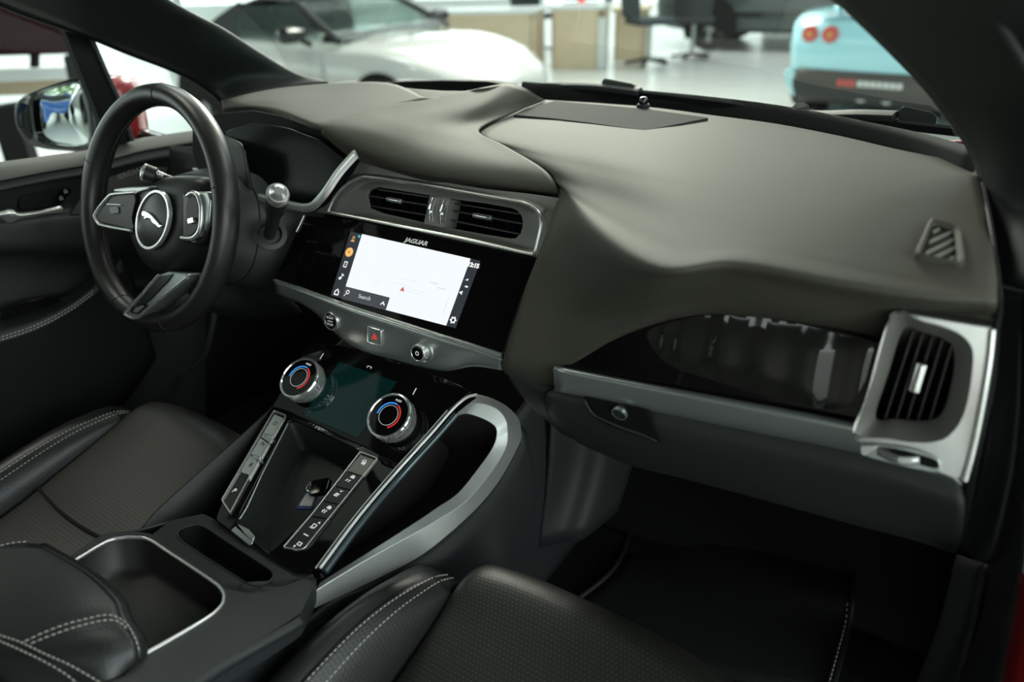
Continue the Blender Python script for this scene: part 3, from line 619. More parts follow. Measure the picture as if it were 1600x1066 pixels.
# ---- lower console: gloss surround with tray
con = thing('centre_console', 'dark centre console with gloss black top and storage hollows', 'console', (0,-.25,.36))
go=[(425,637),(447,643),(491,663),(536,685),(577,703),(622,727),(560,806),(500,888),(463,893),(421,869),(398,850),(359,829),(337,812),(350,780),(385,712)]
ti=[(455,657),(470,660),(512,680),(548,697),(557,703),(556,714),(500,790),(430,858),(421,860),(398,848),(377,826),(373,808),(405,745),(445,668)]
inn=resample([BF.px(p.x,p.y,.001) for p in curve([Vector((a,b,0)) for a,b in ti],4,True)],96)
outc=radial([BF.px(x,y,0) for x,y in go],inn)
loops('gloss_surround',[[p-BF.n*.02 for p in outc],outc,[p+BF.n*.0008 for p in inn],[p-BF.n*.006 for p in inn]],GLOSS,con,bevel=.0008)
cc=sum(inn,Vector())/len(inn)
bot=[cc+(p-cc)*.86-BF.n*.048+Vector((0,.004,0)) for p in inn]
loops('phone_tray',[[p-BF.n*.004 for p in inn],[p.lerp(b,.85) for p,b in zip(inn,bot)],bot],mat('tray_rubber',(.016,.018,.018),.28,spec=.6),con,cap1=True,angle=60)
plate('tray_lip_reflection',[BF.px(x,y,.0015) for x,y in [(360,829),(371,818),(388,826),(398,838),(394,849),(388,851)]],BF.n*-.003,SILVD,con,bevel=.001)  # satin grey plate drawn for the reflection on the tray's sloped front
tube('tray_rim_highlight',[BF.px(x,y,.001) for x,y in [(450,662),(410,740),(385,795),(374,812)]],.0011,SILVD,con)
# fob and tag shape added for a silver-blue glint in the tray
kf = Frame(BF.px(481,783,-.030),(1,.3,.1),(-.2,.9,.35))
ft=thing('tray_glint_fob','white and blue tagged fob shape standing in for a glint in the phone tray','key fob',kf.o)
plate('tag',rounded([kf(x,y,.002) for x,y in ((-.012,-.014),(.012,-.012),(.010,.012),(-.008,.013))],.004,4),kf.n*-.004,mat('tag_blue',(.05,.07,.22),.4),ft,bevel=.001)
plate('tag_paper',rounded([kf(x,y,.0026) for x,y in ((-.008,-.009),(.010,-.008),(.008,.010),(-.005,.010))],.002,3),kf.n*-.0008,mat('tag_white',(.62,.60,.55),.5),ft,bevel=0)
plate('fob_body',rounded([kf(x,y,.008) for x,y in ((.002,.004),(.026,.012),(.022,.034),(-.004,.026))],.005,4),kf.n*-.009,GLOSS,ft,bevel=.002)
tube('key_ring',[kf(.001+.008*math.cos(t*.5236),.018+.008*math.sin(t*.5236),.006) for t in range(12)],.0009,CHROME,ft,True,8)
# ---- gear selector and drive mode bars
def bar(name,label,cat,out,btns,r=.0035):
    cx=sum(x for x,y in out)/len(out); cy=sum(y for x,y in out)/len(out); t=thing(name,label,cat,BF.px(cx,cy))
    P=rounded([BF.px(x,y,0) for x,y in out],r,5); c=sum(P,Vector())/len(P)
    I=[p+(c-p).normalized()*0 for p in P]
    ins=[]
    n=len(P)
    for i in range(n):
        d=(P[(i+1)%n]-P[i-1]).normalized(); s=BF.n.cross(d); ins.append(P[i]+s*(.0017 if s.dot(c-P[i])>0 else -.0017))
    ringplate('chrome_frame',BF,P,ins,-.004,.004,SILV,t,bevel=.0006)
    for nm,poly,m in btns: plate(nm,rounded([BF.px(x,y,.0034) for x,y in poly],.0012,3),BF.n*-.008,m,t,bevel=.0006)
    return t
BS=mat('button_satin_silver',(.52,.55,.53),.32,.45); BB=mat('button_soft_black',(.017,.018,.018),.42)
BT=mat('button_grey',(.20,.19,.165),.4,.2)
def quadl(L,R,t0,t1,e=.04):
    A=lambda P,t:(P[0][0]+(P[1][0]-P[0][0])*t,P[0][1]+(P[1][1]-P[0][1])*t)
    l0,l1,r0,r1=A(L,t0),A(L,t1),A(R,t0),A(R,t1); mx=lambda p,q,k:(p[0]+(q[0]-p[0])*k,p[1]+(q[1]-p[1])*k)
    return [mx(l0,r0,e*2),mx(r0,l0,e*2),mx(r1,l1,e*2),mx(l1,r1,e*2)]
L=((429,644),(347,783)); R=((448,652),(361,806))
gs=bar('gear_selector','silver gear selector bar with D, N, R and black P button','gear selector',[(429,643),(449,651.5),(392,748),(361,806),(347,784),(390,710)],
    [('drive_button',quadl(L,R,.02,.27),BS),('neutral_button',quadl(L,R,.285,.46),BS),('reverse_button',quadl(L,R,.475,.655),BS),('park_button',[(388,741),(390,751),(361,802),(350,783),(377,738)],BB)])
DK=mat('dark_print',(.05,.05,.05),.5)
def onbar(x,y,h=.0036): return BF.sub(x,y,h)
for s,x,y,mm,par in (('D',430,662,DK,gs),('N',411,694,DK,gs),('R',392,727,DK,gs),('P',366,767,WHITEI,gs)): text('letter_'+s.lower(),s,onbar(x,y,.0037),.0095,mm,par)
for x,y in ((421,678),(402,711)): plate('raised_ridge',[BF.px(x+a,y+b,.0075) for a,b in ((-7,-2),(6,3),(4,7),(-9,2))],BF.n*-.008,SILV,gs,bevel=.0012)
L=((563,708),(442,859)); R=((592,719),(478,862))
db=bar('drive_mode_bar','black button bar with unlock, traction and suspension symbols beside the rail','button bar',[(563.5,707.5),(592,718.5),(535,789),(489,846),(478,860),(468,863),(442,858.5),(490,803)],
    [('unlock_button',quadl(L,R,.015,.18,.03),BT),('traction_button',quadl(L,R,.19,.335,.03),BB),('mode_button',quadl(L,R,.345,.49,.03),BB),('stability_button',quadl(L,R,.50,.645,.03),BB),('height_button',[(487,808),(517,813),(487,851),(478,858),(468,860),(446,857)],BB)])
def sym(name,x,y,shapes,s=.0036): return flat(name,[[(a*s,b*s) for a,b in P] for P in shapes],onbar(x,y,.0036),WHITEI,db)
hol=lambda P,k:hollow(P,[(x*k,y*k) for x,y in P])
sym('padlock_symbol',568,724,[rect(.9,.7)]+hollow([(x-.4,y+.9) for x,y in circ(.9,10)],[(x-.4,y+.9) for x,y in circ(.55,10)]),.0033)
car=lambda dx,dy:[[(-.9+dx,-.5+dy),(.9+dx,-.5+dy),(.9+dx,.2+dy),(.55+dx,.9+dy),(-.55+dx,.9+dy),(-.9+dx,.2+dy)]]
sym('car_trail_symbol',548,748,car(.2,.8)+[[(-.9,-.6),(-.5,-.6),(-.9,-1.7),(-1.3,-1.7)],[(.3,-.6),(.7,-.6),(.3,-1.7),(-.1,-1.7)]],.0034)
sym('chevron_flag_symbol',530,771,[[(-.7,1.5),(0,.5),(.7,1.5),(0,1.0)],[(-1.0,-.2),(.6,-.2),(.4,-.8),(-1.2,-.8)],[(-1.2,-1.0),(.4,-1.0),(.2,-1.6),(-1.4,-1.6)]],.0036)
sym('skid_symbol',511,796,car(.2,.8)+[[(-.8,-.3),(-.4,-.5),(-.9,-1.2),(-.5,-1.9),(-.9,-1.9),(-1.3,-1.2)],[(.3,-.3),(.7,-.5),(.2,-1.2),(.6,-1.9),(.2,-1.9),(-.2,-1.2)]],.0033)
sym('raise_symbol',491,822,[[(.2,1.5),(1.2,1.5),(.7,2.4)]]+hol(rect(.9,.8),.65)+[[(-1.2,-.9),(.4,-.9),(.4,-1.2),(-1.2,-1.2)]],.0034)
sym('height_bar',478,836,[rect(1.1,.22)],.0034)
sym('lower_symbol',468,850,hol(rect(.9,.7),.6)+[[(-1.4,-1.2),(-.4,-1.2),(-.9,-2.1)]],.0034)
# ---- silver rail and buttress handle on the passenger side of the console
BU = Frame((.118,-.17,.402),(0,1,.22),(-.42,0,.9))
hb = thing('console_handle','brushed silver looped support handle framing the side pocket of the console','handle',BU.px(700,780))
outer=[(716,625),(747,617),(784,630),(808,651),(814,671),(812,692),(784,745),(750,789),(700,836),(649,874),(564,917),(478,957)]
ridge=[(716,640),(745,630),(775,638),(790,655),(793,673),(791,698),(770,735),(730,782),(690,809),(649,833),(564,880),(495,922)]
inner=[(713,651),(730,647),(757,656),(774,668),(775,684),(768,702),(750,728),(717,769),(683,793),(649,816),(564,870),(499,911)]
mk=lambda L,h:curve([BU.px(x,y,h) for x,y in L],5)
secs=[mk(outer,-.014),mk(outer,.0),mk(ridge,.007),mk(inner,.0),mk(inner,-.02)]
vs=[p for r in secs for p in r]; n=len(secs[0]); fs=[(k*n+i,k*n+i+1,(k+1)%5*n+i+1,(k+1)%5*n+i) for k in range(5) for i in range(n-1)]+[(0,n,2*n,3*n,4*n),(n-1,5*n-1,4*n-1,3*n-1,2*n-1)]
obj('buttress_loop',vs,fs,mat('brushed_silver',(.60,.62,.61),.38,.72,noise_amt=.06,scale=90),hb,bevel=.0008,angle=35)
rl=[(745,617),(728,622),(706,641),(672,680),(622,735),(560,808),(500,888)]
def railp(x,y,h): return CL.px(x,y,h) if y<726 else BF.px(x,y,h)
rp=curve([railp(x,y,.005) for x,y in rl],5)
tube('silver_rail',rp,.0019,mat('polished_silver',(.86,.86,.85),.30,.45),hb,n=12)
rp2=curve([railp(x-7,y,.003) for x,y in rl[2:]],5)
tube('inner_rail',rp2,.0010,mat('polished_silver',(.8,.8,.79)),hb,n=8)
tube('rail_bed',curve([railp(x+7,y+6,-.003) for x,y in rl[2:]],5),.0046,mat('steel_grey_bed',(.10,.13,.14),.35,.9),hb)
# pocket behind the loop
pin=[BU.px(x,y,-.010) for x,y in [(713,648),(732,644),(760,654),(777,668),(777,686),(754,730),(719,772),(651,820),(564,874),(499,914),(495,905),(560,815),(622,742),(690,668)]]
pin=resample(curve(pin,3,True),60); pc=sum(pin,Vector())/len(pin)
back=[pc+(p-pc)*1.0+Vector((-.10,0,-.075)) for p in pin]
POCK=mat('pocket_lining',(.020,.019,.017),.6)
loops('side_pocket',[pin,[p.lerp(b,.5) for p,b in zip(pin,back)],back],POCK,con,cap1=True,angle=60)
# ---- console flank facing the passenger
r0=[BU.px(x,y,-.006) for x,y in [(478,957),(564,917),(649,874),(700,836),(750,789),(784,745),(812,692),(815,668),(806,648)]]
r0=[r0[0]+Vector((-.01,-.5,-.015))]+[r0[0]+Vector((-.004,-.02,-.012))]+r0[1:]+[r0[-1]+Vector((.01,.20,.06)),r0[-1]+Vector((.012,.42,.10))]
surf('console_flank',[r0,[p+Vector((.012,0,-.03)) for p in r0],[Vector((.150,p.y,p.z*.55)) if p.y<-.12 else Vector((max(p.x+.028,.150),p.y,p.z*.55)) for p in r0],[Vector((.150 if p.y<-.12 else .175,p.y,-.02)) for p in r0]],PLAST2,con,4,4,solid=.004)
surf('kick_panel',[[Vector((.178,.10,.40)),Vector((.20,.16,.40)),Vector((.235,.19,.40)),Vector((.26,.26,.40))],[Vector((.178,.08,.24)),Vector((.20,.14,.24)),Vector((.235,.17,.24)),Vector((.26,.25,.24))],[Vector((.176,.05,.11)),Vector((.20,.08,.11)),Vector((.23,.11,.11)),Vector((.25,.2,.11))]],PLAST2,con,6,5,solid=.004)
# ---- console deck with slot and rear tray
CT = Frame((0,-.345,.373),(1,0,0),(0,-.97,.20)); CT=Frame(CT.o,(1,0,0),(0,.97,-.20))
deck=[(337,812),(359,829),(398,850),(421,869),(463,893),(500,888),(502,905),(492,925),(476,958),(420,990),(340,1036),(270,1085),(120,1110),(100,985),(60,905),(105,874),(160,838),(215,825),(270,812),(318,803)]
slot=[(277,832),(294,823),(316,822),(352,845),(400,876),(424,893),(425,905),(412,913),(390,914),(355,893),(310,864),(284,846)]
tray=[(108,882),(165,846),(205,839),(232,841),(265,862),(328,904),(347,921),(351,935),(345,950),(325,968),(270,1000),(220,1028),(170,1060),(60,980)]
def P3(L,h=0): return [CT.px(x,y,h) for x,y in L]
# deck drawn as strips around its two hollows
dk=[('deck_front',[(337,812),(359,829),(398,850),(421,869),(463,893),(424,893),(400,876),(352,845),(316,822),(318,803)]),]
so_=resample(curve(P3(slot),3,True),60); ringo=radial(P3([(318,803),(337,812),(359,829),(398,850),(421,869),(463,893),(500,889),(478,905),(440,918),(395,930),(352,921),(330,902),(268,858),(236,836),(265,814)]),so_)
loops('deck_front',[[p-CT.n*.02 for p in ringo],ringo,so_,[p-CT.n*.003 for p in so_]],PLAST,con,bevel=.0008)
scn=sum(so_,Vector())/len(so_)
loops('card_slot',[so_,[p-CT.n*.03 for p in so_],[scn+(p-scn)*.9-CT.n*.035 for p in so_]],BLACK,con,cap1=True)
tube('slot_rim',[p+CT.n*.0004 for p in so_],.0010,PLAST2,con,True,6)
to_=resample(curve(P3(tray),3,True),80)
ringt=radial(P3([(236,834),(268,857),(332,901),(357,921),(395,930),(440,918),(478,905),(496,893),(494,908),(488,922),(470,958),(420,990),(340,1036),(270,1085),(120,1110),(30,985),(60,900),(105,872),(160,836),(205,829)]),to_)
loops('deck_rear',[[p-CT.n*.03 for p in ringt],ringt,to_,[p-CT.n*.004 for p in to_]],PLAST2,con,bevel=.0015)
tcn=sum(to_,Vector())/len(to_)
loops('rear_tray',[to_,[tcn+(p-tcn)*.93-CT.n*.034 for p in to_],[tcn+(p-tcn)*.86-CT.n*.042 for p in to_]],mat('tray_matte',(.014,.014,.012),.5),con,cap1=True,angle=80)
tube('tray_chrome_rim',curve(P3([(106,883),(165,847.5),(190,841),(208,840),(232,843),(265,864),(328,906),(346,922),(349.5,936),(343,950),(322,967),(270,998),(218,1027)],.001),5),.0021,SILV,con)
# outer skirt of the deck, passenger side
e0=P3([(470,962),(445,977),(400,1002),(340,1036),(270,1085)]); surf('console_shoulder',[e0,[p+Vector((.005,0,-.010)) for p in e0],[Vector((min(p.x+.008,.143),p.y,p.z-.05)) for p in e0],[Vector((min(p.x+.008,.143),p.y,p.z-.2)) for p in e0]],PLAST2,con,4,4,solid=.003)
e1=P3([(318,803),(265,814),(205,829),(160,836),(105,872),(60,900)]); surf('console_far_shoulder',[e1,[p+Vector((-.008,0,-.012)) for p in e1],[p+Vector((-.012,0,-.06)) for p in e1],[p+Vector((-.015,0,-.25)) for p in e1]],PLAST,con,4,4,solid=.003)
surf('console_far_flank',[[Vector((-.145,.05,.47)),Vector((-.142,-.17,.41)),Vector((-.135,-.35,.375)),Vector((-.12,-.4,.37))],[Vector((-.152,.05,.2)),Vector((-.15,-.17,.2)),Vector((-.145,-.35,.2)),Vector((-.13,-.4,.2))],[Vector((-.16,.05,0)),Vector((-.16,-.17,0)),Vector((-.15,-.35,0)),Vector((-.13,-.4,0))]],PLAST,con,4,3,solid=.003)
# ---- armrest
ar = thing('armrest','padded black leather armrest lid with grey double stitching over the tray','armrest',(0,-.56,.44))
Z=.445
tp=[[(0-60,838,Z),(0,850,Z),(30,848,Z),(58,850,Z-.004)],
    [(-60,900,Z+.004),(20,905,Z+.004),(90,900,Z),(132,893,Z-.006)],
    [(-60,960,Z+.004),(40,955,Z+.004),(120,945,Z),(178,935,Z-.008)],
    [(-60,1000,Z+.002),(30,1003,Z+.002),(100,976,Z),(190,965,Z-.01)],
    [(-40,1030,Z-.004),(60,1030,Z-.004),(150,1010,Z-.008),(212,1000,Z-.018)],
    [(20,1075,Z-.02),(90,1062,Z-.022),(165,1055,Z-.026),(217,1030,Z-.032)],
    [(60,1105,Z-.04),(130,1100,Z-.045),(180,1085,Z-.045),(217,1045,Z-.05)]]
tp=[[V(x,y,z=z) for x,y,z in r] for r in tp]
surf('lid',tp,LEATH,ar,6,5,solid=.01)
surf('lid_side',[[r[-1] for r in tp],[r[-1]+Vector((-.004,.010,-.012)) for r in tp],[r[-1]+Vector((-.02,.006,-.05)) for r in tp]],LEATH,ar,5,4,solid=.004)
ns=Vector((.1,-.2,1))
up=lambda p,h=.0012:p+(CP-p).normalized()*h
def onlid(L): return [up(V(x,y,z=z)) for x,y,z in L]
stitches('seam_thread',curve(onlid([(38,1003,Z+.002),(70,988,Z+.002),(105,975,Z+.001),(140,966,Z-.002),(165,961,Z-.005),(185,965,Z-.008),(200,978,Z-.012),(212,1000,Z-.018),(219,1023,Z-.03)]),6),ns,THREAD,ar)
stitches('seam_thread',curve(onlid([(48,1006,Z+.002),(80,993,Z+.001),(115,981,Z),(145,973,Z-.002),(170,969,Z-.005),(188,973,Z-.008),(200,985,Z-.012)]),6),ns,THREAD,ar)
stitches('seam_thread',curve(onlid([(-10,990,Z+.003),(30,1003,Z+.002),(70,1022,Z-.002),(110,1040,Z-.008),(150,1063,Z-.02),(165,1072,Z-.024)]),6),ns,THREAD,ar)
stitches('seam_thread',curve(onlid([(-10,998,Z+.003),(25,1013,Z+.001),(65,1032,Z-.004),(100,1052,Z-.014),(125,1072,Z-.024)]),6),ns,THREAD,ar)
stitches('seam_thread',curve(onlid([(0,853,Z),(20,848.5,Z),(45,846,Z-.002)]),6),ns,THREAD,ar)
# ================================================================== seats
PERF = perforated('perforated_seat_leather',(.024,.024,.021),(.062,.060,.053),.0052,.20,.45)
PERFD = perforated('perforated_bolster_leather',(.020,.021,.021),(.008,.008,.008),.0052,.22,.42)
def seat(name,label,xl,xr,loc,hk,wk):
    t=thing(name,label,'seat',loc)
    Y=[(-1.0,.235),(-.80,.235),(-.62,.243),(-.45,.265),(-.36,.287),(-.27,.311),(-.215,.326),(-.190,.327),(-.168,.318),(-.155,.298),(-.150,.26),(-.155,.16)]
    X=[0,.06,.25,.5,.75,.94,1]; crown=[-.012,-.001,.003,.004,.003,-.001,-.012]
    rows=[[Vector((xl+(xr-xl)*X[i],y-(abs(X[i]-.5)**3*.10 if y>-.25 else 0),z+crown[i])) for i in range(7)] for y,z in Y]
    surf('cushion',rows,PERF,t,6,6,solid=.01,uv=True)
    # cross seam
    for s,xe,dirx in ((0,xl,-1),(1,xr,1)):
        prof=[(.002,-.012),(.009,.022),(.022,.056),(.038,.078),(.055,.085),(.071,.074),(.083,.045),(.087,-.04),(.089,-.2)]
        yy=[(-1.0,.235,1),(-.8,.235,1),(-.62,.243,1),(-.50,.257,1.0),(-.42,.272,.97),(-.36,.286,.84),(-.31,.298,.62),(-.27,.304,.40),(-.235,.306,.20),(-.21,.298,.07),(-.195,.280,.0)]
        yy=[(y,z,k*hk[s]) for y,z,k in yy]
        rows=[]
        for y,z,k in yy:
            rows.append([Vector((xe+dirx*wk[s]*(a*(.72+.28*min(1,k))),y,z+(b*k if b>0 else b))) for a,b in prof])
        b=surf('bolster',[[r[i] for r in rows] for i in range(len(prof))] if False else rows,LEATH,t,4,5,solid=.006)
        inrows=[r[:4] for r in rows]
        surf('bolster_insert',[[p+Vector((-dirx*.0010,0,.0016)) for p in r] for r in inrows[:-2]],PERFD,t,4,5,solid=.003,uv=True)
        for off in (2.25,2.9):
            pth=[]
            for r in rows:
                q=curve(r,8)[int(off*8)]; pth.append(q+Vector((-dirx*.0030,0,.0034)))
            stitches('seam_thread',curve(pth[2:-1],8),(0,-.3,1),THREAD,t,.0060,.0042,.00085)
        tube('piping_groove',curve([r[3]+Vector((0,0,-.0002)) for r in rows],4),.0012,RUBBER,t,n=6)
    tube('cushion_seam',[Vector((xl+.01+(xr-xl-.02)*k/10,-.392-.012*math.sin(math.pi*k/10),.2805+.003*math.sin(math.pi*k/10))) for k in range(11)],.0022,RUBBER,t,n=6)
    bk=[[Vector((xl-.06+(xr-xl+.12)*q,y-.05*(1-(2*q-1)**2),z)) for q in (0,.12,.3,.5,.7,.88,1)] for y,z in ((-.84,.22),(-.86,.34),(-.92,.5),(-.98,.66),(-1.03,.80),(-1.06,.86),(-1.10,.84),(-1.10,.5))]
    surf('backrest',bk,LEATH,t,5,5,solid=.012)
    hr=Vector(((xl+xr)/2,-1.06,.96)); plate('headrest',rounded([hr+Vector((a,0,b)) for a,b in ((-.13,-.08),(.13,-.08),(.12,.09),(-.12,.09))],.04,4),(0,-.08,0),LEATH,t,bevel=.02)
    box('seat_base',((xl+xr)/2,-.62,.13),(xr-xl+.12,.86,.18),RUBBER,t,.02)
    return t
ps=seat('front_seat','passenger seat with black perforated leather cushion and white double stitching',.236,.575,(.4,-.5,0),(1,1),(1,1))
ds=seat('front_seat','driver seat with lamp-lit olive-black perforated leather cushion behind the steering wheel',-.47,-.195,(-.33,-.5,0),(.48,.30),(1,.45))
# ================================================================== steering wheel
wt=.37094
SW=Frame((-.37838,-.13348,.66007),(1,0,0),(0,math.sin(wt),math.cos(wt)))
swl=thing('steering_wheel','black leather three-spoke steering wheel with silver leaping-cat badge','steering wheel',SW.o)
def ell(n=96,r=.1705):
    out=[]
    for i in range(n):
        a=2*math.pi*i/n; rr=r*(1-.035*max(0,-math.sin(a))**6); out.append((rr*math.cos(a),rr*math.sin(a)))
    return out
ringpts=[SW(x,y) for x,y in ell()]
sec=[]
for i in range(14):
    a=2*math.pi*i/14; sec.append((.0185*math.cos(a)*(1.0 if math.cos(a)>0 else 1.05), .0155*math.sin(a)))
N=len(ringpts); rings=[]
for i,p in enumerate(ringpts):
    rd=(p-SW.o).normalized(); ang=math.atan2((p-SW.o).dot(SW.v),(p-SW.o).dot(SW.u)); k=1+.10*math.exp(-((ang-.35)/.25)**2)+.10*math.exp(-((ang-2.79)/.25)**2)
    rings.append([p+SW.n*a+rd*b*k for a,b in sec])
loops('rim',rings,LEATHW,swl,closed=True,angle=180)
for i in (24,66,78,5,43):
    p=ringpts[i]; rd=(p-SW.o).normalized(); tube('rim_seam',[p+SW.n*a*1.012+rd*b*1.012 for a,b in sec],.0006,RUBBER,swl,True,6)
# contrast stitching on the inner face of the rim
stp=[SW(x*.91,y*.91,-.006) for x,y in ell(120)]; stitches('rim_stitching',stp+[stp[0]],SW.n,mat('dark_thread',(.06,.06,.055),.7),swl,.006,.004,.0008)
HS=.014; HL=.0205
HB=-.012   # hub lies a little behind the rim
hubpx=[(212,300),(238,292),(248,283),(262,277),(285,274.5),(308,275),(322,278),(329,287),(329,310),(322,345),(310,375),(296,405),(275,426),(252,430),(232,418),(214,385),(205,345)]
h0=[SW.px(x,y,HB+.006) for x,y in hubpx]; h0=resample(curve(h0,4,True),64); hc=SW.px(252,345,HB)
loops('hub_pad',[[p-SW.n*.05 for p in h0],[p for p in h0],[p.lerp(hc,.10)+SW.n*.010 for p in h0],[p.lerp(hc,.3)+SW.n*.018 for p in h0],[p.lerp(hc,.6)+SW.n*.022 for p in h0],[p.lerp(hc,.95)+SW.n*.023 for p in h0]],LEATH,swl,cap1=True,angle=180)
BP=.0185
bo_=[(239.5+26*math.cos(t)-4*math.sin(t),343.5-4.5*math.cos(t)+46.5*math.sin(t)) for t in [2*math.pi*k/20 for k in range(20)]]
B0=resample(curve([SW.px(x,y,BP) for x,y in bo_],4,True),64); bc=sum(B0,Vector())/64
ringplate('badge_ring',SW,B0,[p.lerp(bc,.10) for p in B0],-.004,.0022,SILV,swl,bevel=.0006)
loops('badge_field',[[p.lerp(bc,.09) for p in B0],[p.lerp(bc,.12)+SW.n*.0006 for p in B0]],mat('badge_black',(.010,.012,.012),.35),swl,cap1=True)
cat_=[(222,330),(224,329.3),(228,330.5),(232.5,333),(237,337),(241,342),(245.5,347),(249,351.3),(252.5,351.7),(253,353),(248.8,356.2),(246,354.8),(242.5,351),(239.5,349.5),(236.5,346.5),(235.2,342.5),(231,340.8),(228.5,341),(225.5,342.4),(223.4,341.6),(225,339.6),(225.2,337.8),(223,338.6),(221.2,336.4),(221,333)]
plate('leaping_cat_emblem',[SW.px(x,y,BP+.0042) for x,y in cat_],SW.n*-.004,CHROME,swl,bevel=.0011,seg=2)
# left spoke with button pod
sp=[(150,330),(169,306),(177,300),(212,297),(240,292),(225,340),(222,372),(204,366),(158,356),(149,345)]
plate('spoke',[SW.px(x,y,HS) for x,y in sp],SW.n*-.03,LEATHW,swl,bevel=.004)
tube('spoke_chrome_frame',curve([SW.px(x,y,HS+.006) for x,y in [(211,300.5),(195,302),(179,303.5),(171,306.5),(158,321),(149,334),(148.5,340),(153,348),(158,351.5),(178,356),(205,360.5)]],5),.0026,SILV,swl)
plate('spoke_top_trim',[SW.px(x,y,HS+.004) for x,y in [(176,300),(178,294.5),(200,292),(236,290.5),(230,297),(212,302)]],SW.n*-.02,SILVD,swl,bevel=.002)
plate('button_pod',curve([SW.px(x,y,HS+.005) for x,y in [(211,304),(180,306),(172,309),(160,323),(152,337),(157,347),(178,352),(208,358),(206,340)]],3,True),SW.n*-.02,mat('pod_black',(.004,.004,.004),.3,spec=.18),swl,bevel=.001)
plate('volume_switch',rounded([SW.px(x,y,HS+.0085) for x,y in [(171,324),(181,322.5),(182,333),(172,334)]],.002,3),SW.n*-.008,mat('switch_grey',(.30,.31,.31),.5),swl,bevel=.0008)
plate('switch_ridge',[SW.px(x,y,HS+.0075) for x,y in [(166,318),(188,319),(188,321),(166,320)]],SW.n*-.006,SILVD,swl,bevel=.0004)
# right spoke
sp=[(284,300),(292,303),(304,299),(322,300),(328,318),(326,352),(316,378),(303,384),(284,374)]
plate('spoke',[SW.px(x,y,HS) for x,y in sp],SW.n*-.03,LEATHW,swl,bevel=.004)
plate('spoke_cover',[SW.px(x,y,HS+.003) for x,y in [(304,299.5),(324,299),(329,312),(326,345),(318,362),(316,325)]],SW.n*-.02,SILVD,swl,bevel=.002)
tube('spoke_chrome_frame',curve([SW.px(x,y,HS+.0065) for x,y in [(293,306.5),(299,302),(305,302),(310,308),(314,322),(314.5,340),(313,355),(309,365),(302,371.5),(293,372.5),(284,371.5)]],5),.0032,SILV,swl)
plate('button_pod',curve([SW.px(x,y,HS+.006) for x,y in [(293,311),(304,307),(309,318),(310.5,340),(308,356),(300,367),(287,368),(290,340)]],3,True),SW.n*-.02,mat('pod_black',(.004,.004,.004),.3,spec=.18),swl,bevel=.001)
plate('cruise_switch',rounded([SW.px(x,y,HS+.010) for x,y in [(292,342),(301,339),(302,348),(293,350)]],.002,3),SW.n*-.008,CHROME,swl,bevel=.0008)
# lower spoke
o_=[(247,429),(262,424),(294,427),(290,438),(262,460),(233,482),(213,500),(196,494),(195,487)]
plate('spoke',[SW.px(x,y,HL+.001) for x,y in o_],SW.n*-.03,SILVD,swl,bevel=.003)
plate('spoke_inlay',[SW.px(x,y,HL+.003) for x,y in [(250,431),(270,428),(262,440),(235,468),(214,486),(205,486)]],SW.n*-.01,mat('dark_brushed_inlay',(.10,.11,.11),.25,.9),swl,bevel=.001)
tube('spoke_edge',curve([SW.px(x,y,HL+.004) for x,y in [(248,430),(225,456),(197,487),(198,493),(212,497),(231,482),(262,458),(292,434)]],4),.0024,SILV,swl)
plate('spoke_hole',rounded([SW.px(x,y,HL+.0042) for x,y in [(206,481),(222,474),(229,477),(216,491),(203,489)]],.003,3),SW.n*-.006,BLACK,swl,bevel=.0005)
plate('spoke_clip',rounded([SW.px(x,y,HL+.0055) for x,y in [(211,481),(221,477),(225,479),(214,489),(207,488)]],.002,3),SW.n*-.004,SILVD,swl,bevel=.0006)
# ---- column shroud and stalks
colm=thing('steering_column','dark grey steering column shroud behind the wheel','steering column',SW(0,0,-.12))
rr=[]
for k,(d,rx,ry,dx) in enumerate(((-.050,.070,.060,0),(-.060,.088,.074,.0),(-.10,.105,.090,.01),(-.15,.115,.10,.02),(-.21,.118,.105,.02))):
    rr.append([SW(rx*math.copysign(abs(math.cos(t))**.75,math.cos(t))+dx,ry*math.copysign(abs(math.sin(t))**.75,math.sin(t))-.012,d) for t in [2*math.pi*i/40 for i in range(40)]])
loops('shroud',rr,PLAST2,colm,cap0=True,angle=180)
tube('shroud_seam',[p+(p-SW(0,0,-.1)).normalized()*.0006 for p in rr[2]],.0008,BLACK,colm,True,6)
def stalk(label,b,t,tipm,r=.0105):
    s=thing('column_stalk',label,'stalk',b,'column stalks'); d=(t-b).normalized(); q=d.cross(Vector((0,0,1))).normalized(); F=Frame(b,q,d.cross(q)*-1 if q.cross(d.cross(q)*-1).dot(d)>0 else d.cross(q))
    L=(t-b).length
    lathe('stalk_body',[(r*.75,-.01),(r*.8,.02),(r*.95,L*.6),(r*1.25,L*.66),(r*1.3,L*.93)],F,LEATHW,s,24)
    lathe('stalk_cap',[(r*1.32,L*.92),(r*1.32,L*.97),(r*1.15,L*1.0),(r*1.05,L*.995),(r*.9,L*1.015),(r*.5,L*1.04)],F,tipm,s,28)
    return s,F
s,F=stalk('black wiper stalk with silver domed tip right of the steering wheel',V(422,366,y=-.060),V(434.5,301,y=-.150),SILV)
lathe('socket_ring',[(.021,-.014),(.024,.002),(.017,.004),(.015,-.006)],Frame(F.o,F.u,F.v),PLAST2,colm,28)
s,F=stalk('black indicator stalk with silver end cap left of the steering wheel',V(282,288,y=-.085),V(222,268,y=-.120),SILV,.010)
text('stalk_symbol','OFF',Frame(V(250,272,y=-.118),(.96,.1,-.28),(.1,.2,.95)),.008,WHITEI,s)
